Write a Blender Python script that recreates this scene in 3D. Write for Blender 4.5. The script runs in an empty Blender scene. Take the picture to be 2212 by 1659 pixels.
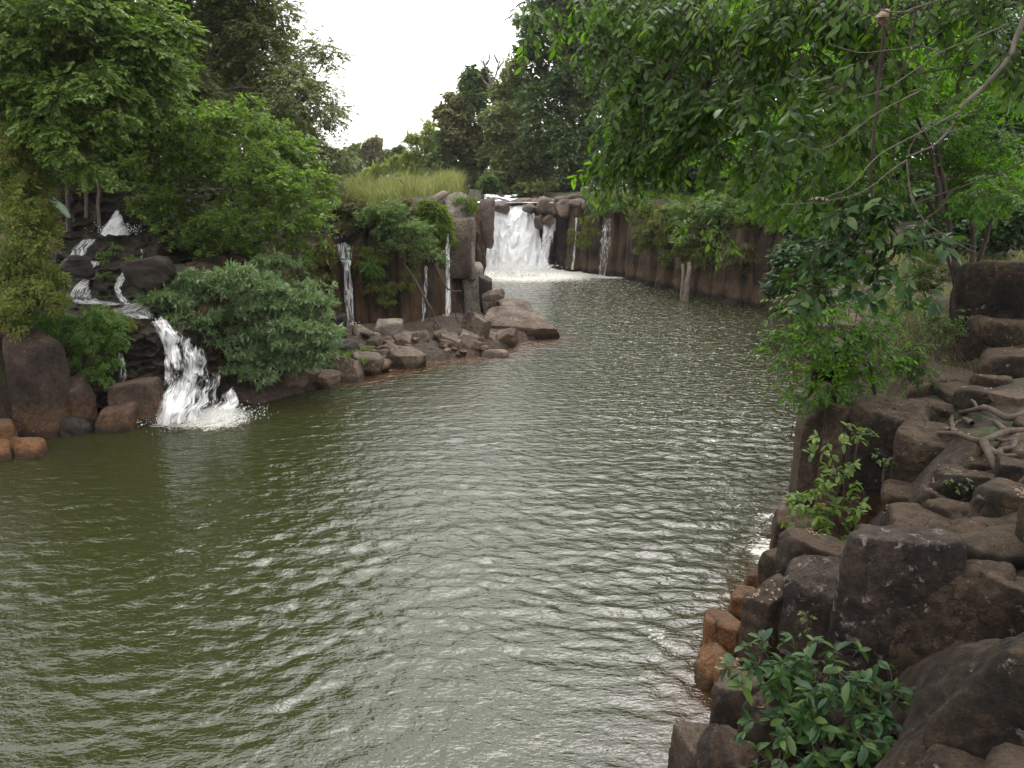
import bpy, bmesh, math
import numpy as np
from math import radians, sin, cos, pi

# ------------------------------------------------------------------ camera, sky, sun, exposure
SC = bpy.context.scene
COL = SC.collection
PITCH = radians(14.8)
CAM = np.array([0.0, 0.0, 8.0])
FPX = 1662.0                                   # focal length in the 2212 x 1659 measuring frame
cd = bpy.data.cameras.new('camera'); cam = bpy.data.objects.new('camera', cd); COL.objects.link(cam)
cam.location = CAM; cam.rotation_euler = (pi/2 - PITCH, 0, 0)
cd.sensor_width = 36; cd.lens = 36*FPX/2212; cd.clip_end = 3000; cd.clip_start = 0.05
SC.camera = cam

SUN_ELEV, SUN_ROT = radians(68), radians(25)   # rotation from +Y towards +X
W = bpy.data.worlds.new('World'); SC.world = W; W.use_nodes = True
nt = W.node_tree; nt.nodes.clear()
sky = nt.nodes.new('ShaderNodeTexSky'); sky.sky_type = 'NISHITA'; sky.sun_disc = False
sky.sun_elevation = SUN_ELEV; sky.sun_rotation = SUN_ROT
sky.air_density = 1.0; sky.dust_density = 8.0; sky.ozone_density = 1.0
hsv = nt.nodes.new('ShaderNodeHueSaturation'); hsv.inputs['Saturation'].default_value = 0.18
bgn = nt.nodes.new('ShaderNodeBackground'); bgn.inputs['Strength'].default_value = 0.15
wo = nt.nodes.new('ShaderNodeOutputWorld')
# thin even cloud over the clear sky
cld = nt.nodes.new('ShaderNodeMixRGB'); cld.inputs[0].default_value = .66; cld.inputs[2].default_value = (10.0, 9.85, 9.6, 1)
nt.links.new(sky.outputs[0], hsv.inputs['Color']); nt.links.new(hsv.outputs[0], cld.inputs[1]); nt.links.new(cld.outputs[0], bgn.inputs['Color'])
nt.links.new(bgn.outputs[0], wo.inputs['Surface'])

sl = bpy.data.lights.new('sun', 'SUN'); sl.energy = 0.7; sl.angle = radians(40); sl.color = (1.0, 0.95, 0.87)
so = bpy.data.objects.new('sun', sl); COL.objects.link(so)
_sd = np.array([sin(SUN_ROT)*cos(SUN_ELEV), cos(SUN_ROT)*cos(SUN_ELEV), sin(SUN_ELEV)])
import mathutils
so.rotation_euler = mathutils.Vector(_sd).to_track_quat('Z', 'Y').to_euler()
so.location = (20, 30, 60)

SC.view_settings.view_transform = 'Standard'; SC.view_settings.look = 'None'
SC.view_settings.exposure = 1.05; SC.view_settings.gamma = 1.0; SC.view_settings.use_curve_mapping = False
SC.render.engine = 'CYCLES'
cy = SC.cycles
cy.max_bounces = 6; cy.diffuse_bounces = 3; cy.glossy_bounces = 3; cy.transmission_bounces = 3
cy.transparent_max_bounces = 12; cy.volume_bounces = 1; cy.use_denoising = True
cy.caustics_reflective = False; cy.caustics_refractive = False; cy.sample_clamp_indirect = 6

# ------------------------------------------------------------------ measuring helpers
_F = np.array([0, cos(PITCH), -sin(PITCH)]); _U = np.array([0, sin(PITCH), cos(PITCH)]); _R = np.array([1.0, 0, 0])
def ray(px, py): return _F + (px-1106)/FPX*_R - (py-829.5)/FPX*_U
def at_z(px, py, z):
    d = ray(px, py); return CAM + d*((z-CAM[2])/d[2])
def at_y(px, py, Y):
    d = ray(px, py); return CAM + d*(Y/d[1])
def project(x, y, z):
    v = np.array([x, y, z])-CAM; f = v@_F; return 1106+FPX*(v@_R)/f, 829.5-FPX*(v@_U)/f
def rr(px, P): return px/FPX*float(np.dot(P-CAM, _F))      # size in metres of px at point P

# ------------------------------------------------------------------ numpy noise
def _hash(ix, iy, iz, s):
    with np.errstate(over='ignore'):
        n = (ix.astype(np.int64)*374761393 + iy.astype(np.int64)*668265263 + iz.astype(np.int64)*2147483647 + s*974634121)
        n = (n ^ (n >> 13))*1274126177; n = n ^ (n >> 16)
    return (n & 0xFFFFFF)/float(0xFFFFFF)
def vnoise(P, s=0):
    P = np.asarray(P, float); i = np.floor(P); f = P-i; f = f*f*(3-2*f); i = i.astype(np.int64)
    x, y, z = i[..., 0], i[..., 1], i[..., 2]; fx, fy, fz = f[..., 0], f[..., 1], f[..., 2]
    h = lambda a, b, c: _hash(x+a, y+b, z+c, s)
    l = lambda a, b, t: a+(b-a)*t
    v = l(l(l(h(0,0,0), h(1,0,0), fx), l(h(0,1,0), h(1,1,0), fx), fy), l(l(h(0,0,1), h(1,0,1), fx), l(h(0,1,1), h(1,1,1), fx), fy), fz)
    return v*2-1
def fbm(P, s=0, o=4):
    P = np.asarray(P, float); a = 0; amp = 1.0; t = 0
    for k in range(o):
        a = a+amp*vnoise(P*(2.03**k)+k*17.3, s+k); t += amp; amp *= .5
    return a/t
def sstep(a, b, x):
    t = np.clip((x-a)/(b-a), 0, 1); return t*t*(3-2*t)
def nrm(v): return v/np.maximum(np.linalg.norm(v, axis=-1, keepdims=True), 1e-9)

# ------------------------------------------------------------------ mesh building
class MB:
    """collects vertices and faces (tris / quads) with a material slot per batch; builds ONE mesh"""
    def __init__(s): s.V = []; s.T = []; s.n = 0; s.A = {}
    def add(s, V, F, slot=0):
        V = np.asarray(V, float).reshape(-1, 3); F = np.asarray(F, np.int64)
        s.V.append(V); s.T.append((F+s.n, slot)); s.n += len(V)
    def build(s, name, mats, parent=None, smooth=True, attr=None):
        me = bpy.data.meshes.new(name)
        V = np.concatenate(s.V) if s.V else np.zeros((0, 3))
        me.vertices.add(len(V)); me.vertices.foreach_set('co', V.astype(np.float32).ravel())
        lens = np.concatenate([np.full(len(F), F.shape[1], np.int32) for F, _ in s.T])
        idx = np.concatenate([F.ravel() for F, _ in s.T]).astype(np.int32)
        slot = np.concatenate([np.full(len(F), k, np.int32) for F, k in s.T])
        st = np.concatenate([[0], np.cumsum(lens)[:-1]]).astype(np.int32)
        me.loops.add(len(idx)); me.loops.foreach_set('vertex_index', idx)
        me.polygons.add(len(lens)); me.polygons.foreach_set('loop_start', st)
        me.polygons.foreach_set('loop_total', lens)
        me.polygons.foreach_set('material_index', slot)
        me.polygons.foreach_set('use_smooth', np.full(len(lens), smooth, bool))
        for m in (mats if isinstance(mats, (list, tuple)) else [mats]): me.materials.append(m)
        for k, d in (attr or {}).items():
            a = me.attributes.new(k, 'FLOAT', 'POINT'); a.data.foreach_set('value', np.asarray(d, np.float32))
        me.update(calc_edges=True); me.validate()
        o = bpy.data.objects.new(name, me); COL.objects.link(o)
        if parent is not None: o.parent = parent
        return o

def tag(o, label=None, cat=None, group=None, kind=None):
    if label: o['label'] = label
    if cat: o['category'] = cat
    if group: o['group'] = group
    if kind: o['kind'] = kind
    return o
def thing(name, label, cat, group=None):
    o = bpy.data.objects.new(name, None); COL.objects.link(o); o.empty_display_size = .2
    return tag(o, label, cat, group)

def grid_faces(nu, nv):
    i = np.arange(nu-1)[:, None]*nv+np.arange(nv-1)[None, :]
    i = i.ravel(); return np.stack([i, i+nv, i+nv+1, i+1], 1)
def spline(pts, n):
    P = np.asarray(pts, float)
    if len(P) < 3: return P[0]+(P[-1]-P[0])*np.linspace(0, 1, n)[:, None]
    E = np.concatenate([[2*P[0]-P[1]], P, [2*P[-1]-P[-2]]])
    t = np.linspace(0, len(P)-1-1e-6, n); k = t.astype(int); f = (t-k)[:, None]
    a, b, c, d = E[k], E[k+1], E[k+2], E[k+3]
    return .5*((2*b)+(c-a)*f+(2*a-5*b+4*c-d)*f*f+(3*b-3*c+d-a)*f**3)
def tube(mb, pts, r0, r1, n=12, sides=6, slot=0, wob=0.0, seed=0, prof=None):
    C = spline(pts, n); rng = np.random.default_rng(seed)
    if wob: C = C + np.stack([fbm(np.c_[np.linspace(0, 4, n), np.full(n, seed*3.1), np.full(n, q*9.7)], seed, 2) for q in range(3)], 1)*wob*np.linspace(0, 1, n)[:, None]
    T = nrm(np.gradient(C, axis=0)); up = np.where(np.abs(T[:, 2:3]) > .9, [[1., 0, 0]], [[0, 0, 1.]])
    A = nrm(np.cross(T, up)); B = np.cross(T, A)
    r = np.linspace(r0, r1, n) if prof is None else np.interp(np.linspace(0, 1, n), np.linspace(0, 1, len(prof)), prof)
    a = np.arange(sides)*2*pi/sides
    V = C[:, None]+r[:, None, None]*(np.cos(a)[None, :, None]*A[:, None]+np.sin(a)[None, :, None]*B[:, None])
    V = V.reshape(-1, 3)
    i = np.arange(n-1)[:, None]*sides; j = np.arange(sides)[None]; k = (j+1) % sides
    Q = np.stack([i+j, i+k, i+sides+k, i+sides+j], -1).reshape(-1, 4)
    mb.add(V, Q, slot)
    return C

# ------------------------------------------------------------------ materials
def mat(name):
    m = bpy.data.materials.new(name); m.use_nodes = True; t = m.node_tree; t.nodes.clear()
    out = t.nodes.new('ShaderNodeOutputMaterial')
    return m, t, out
def N(t, typ, **kw):
    n = t.nodes.new(typ)
    for k, v in kw.items():
        if k in n.inputs: n.inputs[k].default_value = v
        else: setattr(n, k, v)
    return n
def ramp(t, stops, src=None, interp='LINEAR'):
    r = t.nodes.new('ShaderNodeValToRGB'); cr = r.color_ramp; cr.interpolation = interp
    while len(cr.elements) > 1: cr.elements.remove(cr.elements[-1])
    for k, (p, c) in enumerate(stops):
        e = cr.elements[0] if k == 0 else cr.elements.new(p)
        e.position = p; e.color = (*c, 1) if len(c) == 3 else c
    if src is not None: t.links.new(src, r.inputs[0])
    return r
def mix(t, fac, a, b, mode='MIX'):
    n = t.nodes.new('ShaderNodeMixRGB'); n.blend_type = mode
    for i, v in enumerate((fac, a, b)):
        if hasattr(v, 'links') or hasattr(v, 'is_output'): t.links.new(v, n.inputs[i])
        elif i == 0: n.inputs[0].default_value = v
        else: n.inputs[i].default_value = (*v, 1)
    return n.outputs[0]
def math_n(t, op, a, b=None, clamp=False):
    n = t.nodes.new('ShaderNodeMath'); n.operation = op; n.use_clamp = clamp
    for i, v in enumerate((a, b)):
        if v is None: continue
        if hasattr(v, 'is_output'): t.links.new(v, n.inputs[i])
        else: n.inputs[i].default_value = v
    return n.outputs[0]
def noise_n(t, scale, detail=4, rough=.55, vec=None, dist=0):
    n = N(t, 'ShaderNodeTexNoise', Scale=scale, Detail=detail, Roughness=rough, Distortion=dist)
    if vec is not None: t.links.new(vec, n.inputs['Vector'])
    return n.outputs['Fac']
def coords(t, scale=None):
    g = t.nodes.new('ShaderNodeNewGeometry')
    if scale is None: return g.outputs['Position'], g
    m = t.nodes.new('ShaderNodeMapping'); m.inputs['Scale'].default_value = scale
    t.links.new(g.outputs['Position'], m.inputs['Vector']); return m.outputs[0], g

def leaf_mat(name, cols, rough=.42, trans=.35, tcol=None, spec=.32):
    rough = rough+.06
    m, t, out = mat(name)
    g = t.nodes.new('ShaderNodeNewGeometry')
    k = len(cols)
    r = ramp(t, [(i/(k-1), c) for i, c in enumerate(cols)], g.outputs['Random Per Island'])
    p = N(t, 'ShaderNodeBsdfPrincipled', Roughness=rough); p.inputs['Specular IOR Level'].default_value = spec
    t.links.new(r.outputs[0], p.inputs['Base Color'])
    tr = t.nodes.new('ShaderNodeBsdfTranslucent')
    tint = mix(t, 1.0, r.outputs[0], tcol or (2.2, 2.4, .9), 'MULTIPLY')
    t.links.new(tint, tr.inputs['Color'])
    ms = t.nodes.new('ShaderNodeMixShader'); ms.inputs[0].default_value = trans
    t.links.new(p.outputs[0], ms.inputs[1]); t.links.new(tr.outputs[0], ms.inputs[2])
    t.links.new(ms.outputs[0], out.inputs['Surface'])
    return m

def bark_mat(name, c1, c2):
    m, t, out = mat(name)
    v, g = coords(t, (6, 6, 1.5))
    n = noise_n(t, 2.0, 6, .65, v)
    r = ramp(t, [(.3, c1), (.7, c2)], n)
    p = N(t, 'ShaderNodeBsdfPrincipled', Roughness=.9); t.links.new(r.outputs[0], p.inputs['Base Color'])
    b = N(t, 'ShaderNodeBump', Strength=.6, Distance=.02); t.links.new(n, b.inputs['Height']); t.links.new(b.outputs[0], p.inputs['Normal'])
    t.links.new(p.outputs[0], out.inputs['Surface']); return m

def rock_mat(name, dark, mid, light, lichen=.0, ochre=None, ochre_z=(0.3, 1.4), dust=None, rough=.85, moss=None, scale=1.0, streak=False, wet=False, spec=.3):
    m, t, out = mat(name)
    v, g = coords(t)
    n1 = noise_n(t, .9*scale, 6, .6, v)
    n2 = noise_n(t, 7*scale, 8, .65, v)
    mixn = math_n(t, 'ADD', math_n(t, 'MULTIPLY', n1, .6), math_n(t, 'MULTIPLY', n2, .4))
    c = ramp(t, [(.40, dark), (.5, mid), (.60, light)], mixn).outputs[0]
    sep = t.nodes.new('ShaderNodeSeparateXYZ'); t.links.new(v, sep.inputs[0])
    ns = t.nodes.new('ShaderNodeSeparateXYZ'); t.links.new(g.outputs['Normal'], ns.inputs[0])
    if streak:
        vs, _ = coords(t, (1.5, 1.5, .2)); n3 = noise_n(t, 1.0, 5, .6, vs)
        c = mix(t, ramp(t, [(.42, (0, 0, 0)), (.6, (1, 1, 1))], n3).outputs[0], c, ochre or light)
        n4 = noise_n(t, 1.7, 5, .6, vs)
        c = mix(t, ramp(t, [(.52, (0, 0, 0)), (.66, (.85, .85, .85))], n4).outputs[0], c, dark)
        zz = math_n(t, 'ADD', sep.outputs[2], math_n(t, 'MULTIPLY', n1, .9))
        band = ramp(t, [(.0, (0, 0, 0)), (.28, (.8, .8, .8)), (.42, (.7, .7, .7)), (.62, (0, 0, 0))], math_n(t, 'MULTIPLY', zz, .3)).outputs[0]
        c = mix(t, band, c, ochre or light)
        c = mix(t, ramp(t, [(.2, (.9, .9, .9)), (.3, (0, 0, 0))], math_n(t, 'MULTIPLY', zz, .3)).outputs[0], c, dark)
    if ochre:
        mr = N(t, 'ShaderNodeMapRange'); mr.inputs['From Min'].default_value = ochre_z[1]; mr.inputs['From Max'].default_value = ochre_z[0]
        nz = math_n(t, 'ADD', sep.outputs[2], math_n(t, 'MULTIPLY', math_n(t, 'SUBTRACT', n1, .5), 1.6))
        t.links.new(nz, mr.inputs['Value'])
        nf = ramp(t, [(.38, (.25, .25, .25)), (.6, (1, 1, 1))], n2).outputs[0]
        c = mix(t, math_n(t, 'MULTIPLY', mr.outputs[0], nf), c, ochre)
    if dust:
        f = ramp(t, [(.72, (0, 0, 0)), (.95, (.8, .8, .8))], ns.outputs[2]).outputs[0]
        nd = ramp(t, [(.35, (0.2, .2, .2)), (.6, (1, 1, 1))], noise_n(t, 3.1, 5, .6, v)).outputs[0]
        c = mix(t, math_n(t, 'MULTIPLY', f, nd), c, dust)
    if moss:
        f = ramp(t, [(.5, (0, 0, 0)), (.68, (.9, .9, .9))], noise_n(t, 1.3, 6, .7, v)).outputs[0]
        c = mix(t, f, c, moss)
    if lichen:
        vo = N(t, 'ShaderNodeTexNoise', Scale=5.5, Detail=9, Roughness=.72); t.links.new(v, vo.inputs['Vector'])
        f = ramp(t, [(.63-.05*lichen, (0, 0, 0)), (.70-.05*lichen, (.75, .75, .75))], vo.outputs['Fac']).outputs[0]
        c = mix(t, f, c, (.21, .18, .165))
    c = mix(t, 1.0, c, ramp(t, [(.38, (.38, .38, .38)), (.48, (1, 1, 1)), (.57, (1.05, 1.05, 1.05)), (.64, (2.1, 2.0, 1.85))], noise_n(t, 26*scale, 8, .75, v)).outputs[0], 'MULTIPLY')
    p = N(t, 'ShaderNodeBsdfPrincipled', Roughness=rough); p.inputs['Specular IOR Level'].default_value = spec
    t.links.new(c, p.inputs['Base Color'])
    if wet: t.links.new(ramp(t, [(.4, (.28,)*3), (.65, (.75,)*3)], n2).outputs[0], p.inputs['Roughness'])
    cr = N(t, 'ShaderNodeTexVoronoi', Scale=.9*scale); cr.feature = 'DISTANCE_TO_EDGE'
    wv = t.nodes.new('ShaderNodeVectorMath'); wv.operation = 'ADD'; nw = N(t, 'ShaderNodeTexNoise', Scale=1.8, Detail=4); t.links.new(v, nw.inputs['Vector'])
    t.links.new(v, wv.inputs[0]); t.links.new(nw.outputs['Color'], wv.inputs[1]); t.links.new(wv.outputs[0], cr.inputs['Vector'])
    crk = ramp(t, [(0, (0, 0, 0)), (.022, (1, 1, 1))], cr.outputs['Distance']).outputs[0]
    crm = ramp(t, [(.46, (0, 0, 0)), (.56, (.75, .75, .75))], nw.outputs['Fac']).outputs[0]
    c = mix(t, math_n(t, 'MULTIPLY', math_n(t, 'SUBTRACT', 1.0, crk), crm), c, tuple(x*.4 for x in dark))
    wl = ramp(t, [(.0, (.8, .8, .8)), (.22, (.65, .65, .65)), (.34, (0, 0, 0))], math_n(t, 'ADD', sep.outputs[2], math_n(t, 'MULTIPLY', n1, .1))).outputs[0]
    c = mix(t, wl, c, (.012, .010, .008)); t.links.new(c, p.inputs['Base Color'])
    hb = math_n(t, 'ADD', math_n(t, 'MULTIPLY', n2, .6), math_n(t, 'MULTIPLY', noise_n(t, 38*scale, 6, .7, v), .3))
    hb = math_n(t, 'SUBTRACT', hb, math_n(t, 'MULTIPLY', math_n(t, 'MULTIPLY', math_n(t, 'SUBTRACT', 1.0, crk), crm), .22))
    b = N(t, 'ShaderNodeBump', Strength=.9, Distance=.09); t.links.new(hb, b.inputs['Height']); t.links.new(b.outputs[0], p.inputs['Normal'])
    t.links.new(p.outputs[0], out.inputs['Surface']); return m

def plain_mat(name, c, rough=.7, spec=.4):
    m, t, out = mat(name)
    v, g = coords(t); n = noise_n(t, 9, 5, .6, v)
    p = N(t, 'ShaderNodeBsdfPrincipled', Roughness=rough); p.inputs['Specular IOR Level'].default_value = spec
    t.links.new(mix(t, n, tuple(x*.6 for x in c), tuple(min(1, x*1.35) for x in c)), p.inputs['Base Color'])
    t.links.new(p.outputs[0], out.inputs['Surface']); return m

M = {}
M['bank'] = rock_mat('bank_rock', (.004, .003, .0022), (.020, .0128, .0078), (.062, .041, .025), lichen=.5, ochre=(.12, .056, .024), ochre_z=(.2, 1.0), dust=(.085, .056, .037))
M['bankpale'] = rock_mat('bank_rock_lichen', (.0045, .0034, .003), (.016, .011, .0088), (.045, .031, .024), lichen=1.3, ochre=(.15, .07, .03), ochre_z=(.1, .6), dust=(.07, .05, .038))
M['ochre'] = rock_mat('ochre_rock', (.03, .017, .010), (.075, .038, .018), (.13, .066, .03), ochre=(.17, .078, .03), ochre_z=(.2, 1.3), dust=(.11, .07, .045))
M['path'] = rock_mat('path_rock', (.028, .019, .014), (.062, .043, .031), (.10, .072, .052), dust=(.11, .08, .06))
M['talus'] = rock_mat('talus_rock', (.038, .027, .021), (.095, .072, .055), (.18, .14, .105), ochre=(.13, .08, .048), ochre_z=(-.1, .9), rough=.7)
M['pale'] = rock_mat('pale_rock', (.08, .07, .06), (.17, .15, .125), (.27, .24, .20), rough=.75)
M['left'] = rock_mat('left_rock', (.014, .0095, .0075), (.036, .024, .018), (.07, .048, .035), ochre=(.125, .064, .03), ochre_z=(.2, 1.3), lichen=.2, dust=(.09, .058, .04))
M['wet'] = rock_mat('wet_rock', (.006, .005, .005), (.016, .012, .010), (.036, .025, .018), wet=True, spec=.3)
M['lip'] = rock_mat('lip_rock', (.035, .026, .022), (.085, .06, .048), (.16, .115, .085), rough=.65, spec=.5)
M['cliff'] = rock_mat('cliff_rock', (.007, .006, .005), (.022, .015, .011), (.055, .037, .026), ochre=(.085, .048, .024), ochre_z=(.0, .01), streak=True, rough=.7, scale=.8)
M['cliffw'] = rock_mat('cliff_rock_warm', (.007, .0055, .0045), (.024, .0165, .0115), (.06, .042, .029), ochre=(.085, .054, .032), ochre_z=(.0, .01), streak=True, rough=.75, scale=.8)
M['bark'] = bark_mat('bark', (.02, .014, .011), (.075, .052, .04))
M['barkgrey'] = bark_mat('bark_grey', (.06, .05, .042), (.19, .16, .135))
M['wood'] = bark_mat('dead_wood', (.08, .06, .045), (.24, .19, .15))
M['root'] = bark_mat('root_bark', (.035, .025, .019), (.11, .08, .06))
M['l_bright'] = leaf_mat('leaf_bright', [(.060, .110, .022), (.105, .170, .034), (.175, .250, .060)], .36, .35, (2.0, 2.2, 1.0))
M['l_mid'] = leaf_mat('leaf_mid', [(.040, .072, .018), (.070, .115, .030), (.115, .170, .045)], .4, .3, (2.0, 2.2, 1.0))
M['l_grey'] = leaf_mat('leaf_greygreen', [(.08, .135, .055), (.14, .205, .09), (.22, .29, .15)], .45, .25, (1.6, 1.9, .9))
M['l_olive'] = leaf_mat('leaf_olive', [(.075, .105, .036), (.13, .168, .058), (.205, .24, .09), (.19, .18, .07)], .45, .28, (1.7, 1.9, 1.0))
M['l_dark'] = leaf_mat('leaf_dark', [(.020, .044, .016), (.036, .070, .024), (.06, .105, .034)], .45, .25, (1.6, 2.0, 1.0))
M['l_deep'] = leaf_mat('leaf_deep', [(.038, .068, .028), (.062, .105, .04), (.10, .15, .052), (.13, .155, .044)], .5, .25, (1.6, 2.0, 1.1))
M['l_brown'] = leaf_mat('leaf_brownish', [(.06, .07, .028), (.10, .10, .042), (.15, .125, .06), (.07, .095, .03)], .6, .25)
M['l_shrub'] = leaf_mat('leaf_shrub', [(.08, .14, .045), (.135, .21, .07), (.20, .28, .11)], .42, .3, (1.9, 2.1, 1.0))
M['l_bamboo'] = leaf_mat('leaf_bamboo', [(.06, .10, .02), (.12, .16, .03), (.20, .20, .04)], .5, .35)
M['l_yellow'] = leaf_mat('leaf_yellowing', [(.07, .115, .025), (.14, .17, .04), (.19, .20, .05), (.07, .12, .03), (.10, .15, .035), (.26, .17, .045)], .5, .3)
M['l_canopy'] = leaf_mat('leaf_canopy', [(.025, .054, .011), (.045, .092, .017), (.09, .155, .026)], .36, .48, (2.4, 2.7, .8))
M['l_lit'] = leaf_mat('leaf_backlit', [(.034, .085, .012), (.062, .145, .016), (.105, .21, .022)], .4, .5, (2.2, 2.4, .6))
M['l_near'] = leaf_mat('leaf_near', [(.016, .045, .018), (.03, .075, .024), (.05, .10, .03), (.09, .14, .03)], .34, .25, (2.0, 2.2, .7))
M['l_sap'] = leaf_mat('leaf_sapling', [(.05, .10, .02), (.09, .15, .025), (.14, .19, .035)], .4, .35)
M['l_grass'] = leaf_mat('grass_dry', [(.09, .13, .03), (.15, .18, .05), (.24, .23, .085), (.11, .15, .03), (.28, .25, .11)], .6, .3, (1.5, 1.5, .9))
M['l_green_grass'] = leaf_mat('grass_green', [(.05, .09, .015), (.09, .14, .02), (.15, .19, .03)], .55, .35)
M['l_moss'] = leaf_mat('moss', [(.06, .08, .016), (.105, .13, .028), (.16, .175, .045)], .7, .2)
M['l_fern'] = leaf_mat('fern', [(.04, .09, .015), (.075, .15, .025), (.12, .19, .04)], .5, .35)
M['l_dead'] = leaf_mat('leaf_dead', [(.10, .065, .045), (.19, .13, .095), (.28, .21, .16), (.16, .08, .04)], .7, .1, (1.2, 1.1, .9))
M['l_banana'] = leaf_mat('leaf_banana', [(.05, .10, .05), (.09, .15, .08)], .4, .3)
M['black'] = plain_mat('black_iron', (.012, .016, .02), .4, .5)

# ground
def ground_mat():
    m, t, out = mat('ground_soil')
    v, g = coords(t)
    n1 = noise_n(t, .5, 6, .6, v); n2 = noise_n(t, 6, 8, .7, v)
    c = ramp(t, [(.35, (.016, .011, .008)), (.5, (.042, .028, .019)), (.68, (.085, .058, .04))], n2).outputs[0]
    gr = ramp(t, [(.3, (.02, .035, .01)), (.7, (.06, .075, .022))], n2).outputs[0]
    sp = t.nodes.new('ShaderNodeSeparateXYZ'); t.links.new(v, sp.inputs[0])
    hi = math_n(t, 'MULTIPLY', ramp(t, [(.5, (0, 0, 0)), (.62, (1, 1, 1))], n1).outputs[0], math_n(t, 'SUBTRACT', sp.outputs[2], 1.0, True))
    c = mix(t, hi, c, gr)
    p = N(t, 'ShaderNodeBsdfPrincipled', Roughness=.95); t.links.new(c, p.inputs['Base Color'])
    b = N(t, 'ShaderNodeBump', Strength=.9, Distance=.12); t.links.new(n2, b.inputs['Height']); t.links.new(b.outputs[0], p.inputs['Normal'])
    t.links.new(p.outputs[0], out.inputs['Surface']); return m
M['ground'] = ground_mat()

def water_mat():
    m, t, out = mat('river_water')
    v, g = coords(t)
    at = N(t, 'ShaderNodeAttribute'); at.attribute_name = 'foam'
    sh = N(t, 'ShaderNodeAttribute'); sh.attribute_name = 'shallow'
    fr = N(t, 'ShaderNodeAttribute'); fr.attribute_name = 'farness'
    vm, _ = coords(t, (1.0, 1.7, 1.0))
    nlo = noise_n(t, .25, 3, .5, v)
    base = mix(t, nlo, (.018, .0215, .0062), (.026, .029, .009))
    base = mix(t, sh.outputs['Fac'], base, (.05, .024, .011))
    # foam flecks and painted white glints: small noise islands, thresholded by the foam attribute
    nf = math_n(t, 'ADD', math_n(t, 'MULTIPLY', noise_n(t, 3.2, 8, .72, vm, .6), .6), math_n(t, 'MULTIPLY', noise_n(t, 11, 4, .6, vm), .4))
    k = math_n(t, 'ADD', nf, math_n(t, 'SUBTRACT', math_n(t, 'MULTIPLY', at.outputs['Fac'], .42), .74))
    f = math_n(t, 'MULTIPLY', k, 12, True)
    c = mix(t, f, base, mix(t, nlo, (.80, .79, .75), (.62, .58, .50)))
    p = N(t, 'ShaderNodeBsdfPrincipled', IOR=1.38); p.inputs['Specular IOR Level'].default_value = 1.0
    t.links.new(c, p.inputs['Base Color'])
    t.links.new(math_n(t, 'ADD', math_n(t, 'MULTIPLY', f, .6), .045), p.inputs['Roughness'])
    # ripples finer than the modelled waves
    vr, _ = coords(t, (1.0, 1.9, 1.0))
    r1 = noise_n(t, 2.6, 3, .5, vr, .3); r2 = noise_n(t, 9, 2, .5, vr, .4)
    h = math_n(t, 'ADD', math_n(t, 'MULTIPLY', math_n(t, 'MULTIPLY', r1, fr.outputs['Fac']), 1.0), math_n(t, 'MULTIPLY', r2, .13))
    b = N(t, 'ShaderNodeBump', Strength=1.0, Distance=.11); t.links.new(h, b.inputs['Height']); t.links.new(b.outputs[0], p.inputs['Normal'])
    t.links.new(p.outputs[0], out.inputs['Surface']); return m
M['water'] = water_mat()

def fall_mat(name, thr=.5, soft=.12, base=(.9, .91, .92), streak=(16, 2.2)):
    """falling water: white strands with real gaps; UV-like attributes su (across, metres) and sv (down, metres), cover (0..1)"""
    m, t, out = mat(name)
    a = N(t, 'ShaderNodeAttribute'); a.attribute_name = 'su'
    b = N(t, 'ShaderNodeAttribute'); b.attribute_name = 'sv'
    cv = N(t, 'ShaderNodeAttribute'); cv.attribute_name = 'cover'
    cx = t.nodes.new('ShaderNodeCombineXYZ'); t.links.new(a.outputs['Fac'], cx.inputs[0]); t.links.new(b.outputs['Fac'], cx.inputs[1])
    mp = t.nodes.new('ShaderNodeMapping'); mp.inputs['Scale'].default_value = (streak[0], streak[1], 1); t.links.new(cx.outputs[0], mp.inputs['Vector'])
    n1 = noise_n(t, 1, 6, .65, mp.outputs[0], .5)
    mp2 = t.nodes.new('ShaderNodeMapping'); mp2.inputs['Scale'].default_value = (streak[0]*.3, streak[1]*.8, 1); t.links.new(cx.outputs[0], mp2.inputs['Vector'])
    n2 = noise_n(t, 1, 4, .6, mp2.outputs[0], .8)
    k = math_n(t, 'ADD', math_n(t, 'MULTIPLY', n1, .55), math_n(t, 'MULTIPLY', n2, .45))
    k = math_n(t, 'ADD', k, math_n(t, 'SUBTRACT', cv.outputs['Fac'], 1.0))
    f = math_n(t, 'DIVIDE', math_n(t, 'SUBTRACT', k, thr-soft), 2*soft, True)
    p = N(t, 'ShaderNodeBsdfPrincipled', Roughness=.55)
    t.links.new(mix(t, n1, tuple(x*.8 for x in base), base), p.inputs['Base Color'])
    tl = t.nodes.new('ShaderNodeBsdfTranslucent'); tl.inputs['Color'].default_value = (.8, .82, .84, 1)
    ms = t.nodes.new('ShaderNodeMixShader'); ms.inputs[0].default_value = .15
    t.links.new(p.outputs[0], ms.inputs[1]); t.links.new(tl.outputs[0], ms.inputs[2])
    tp = t.nodes.new('ShaderNodeBsdfTransparent')
    m2 = t.nodes.new('ShaderNodeMixShader'); t.links.new(f, m2.inputs[0]); t.links.new(tp.outputs[0], m2.inputs[1]); t.links.new(ms.outputs[0], m2.inputs[2])
    t.links.new(m2.outputs[0], out.inputs['Surface']); return m
M['fall'] = fall_mat('falling_water', .5, .12)
M['fallthin'] = fall_mat('thin_falling_water', .56, .10, streak=(22, 1.6))
M['foamy'] = plain_mat('spray', (.75, .77, .78), .6)

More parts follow.
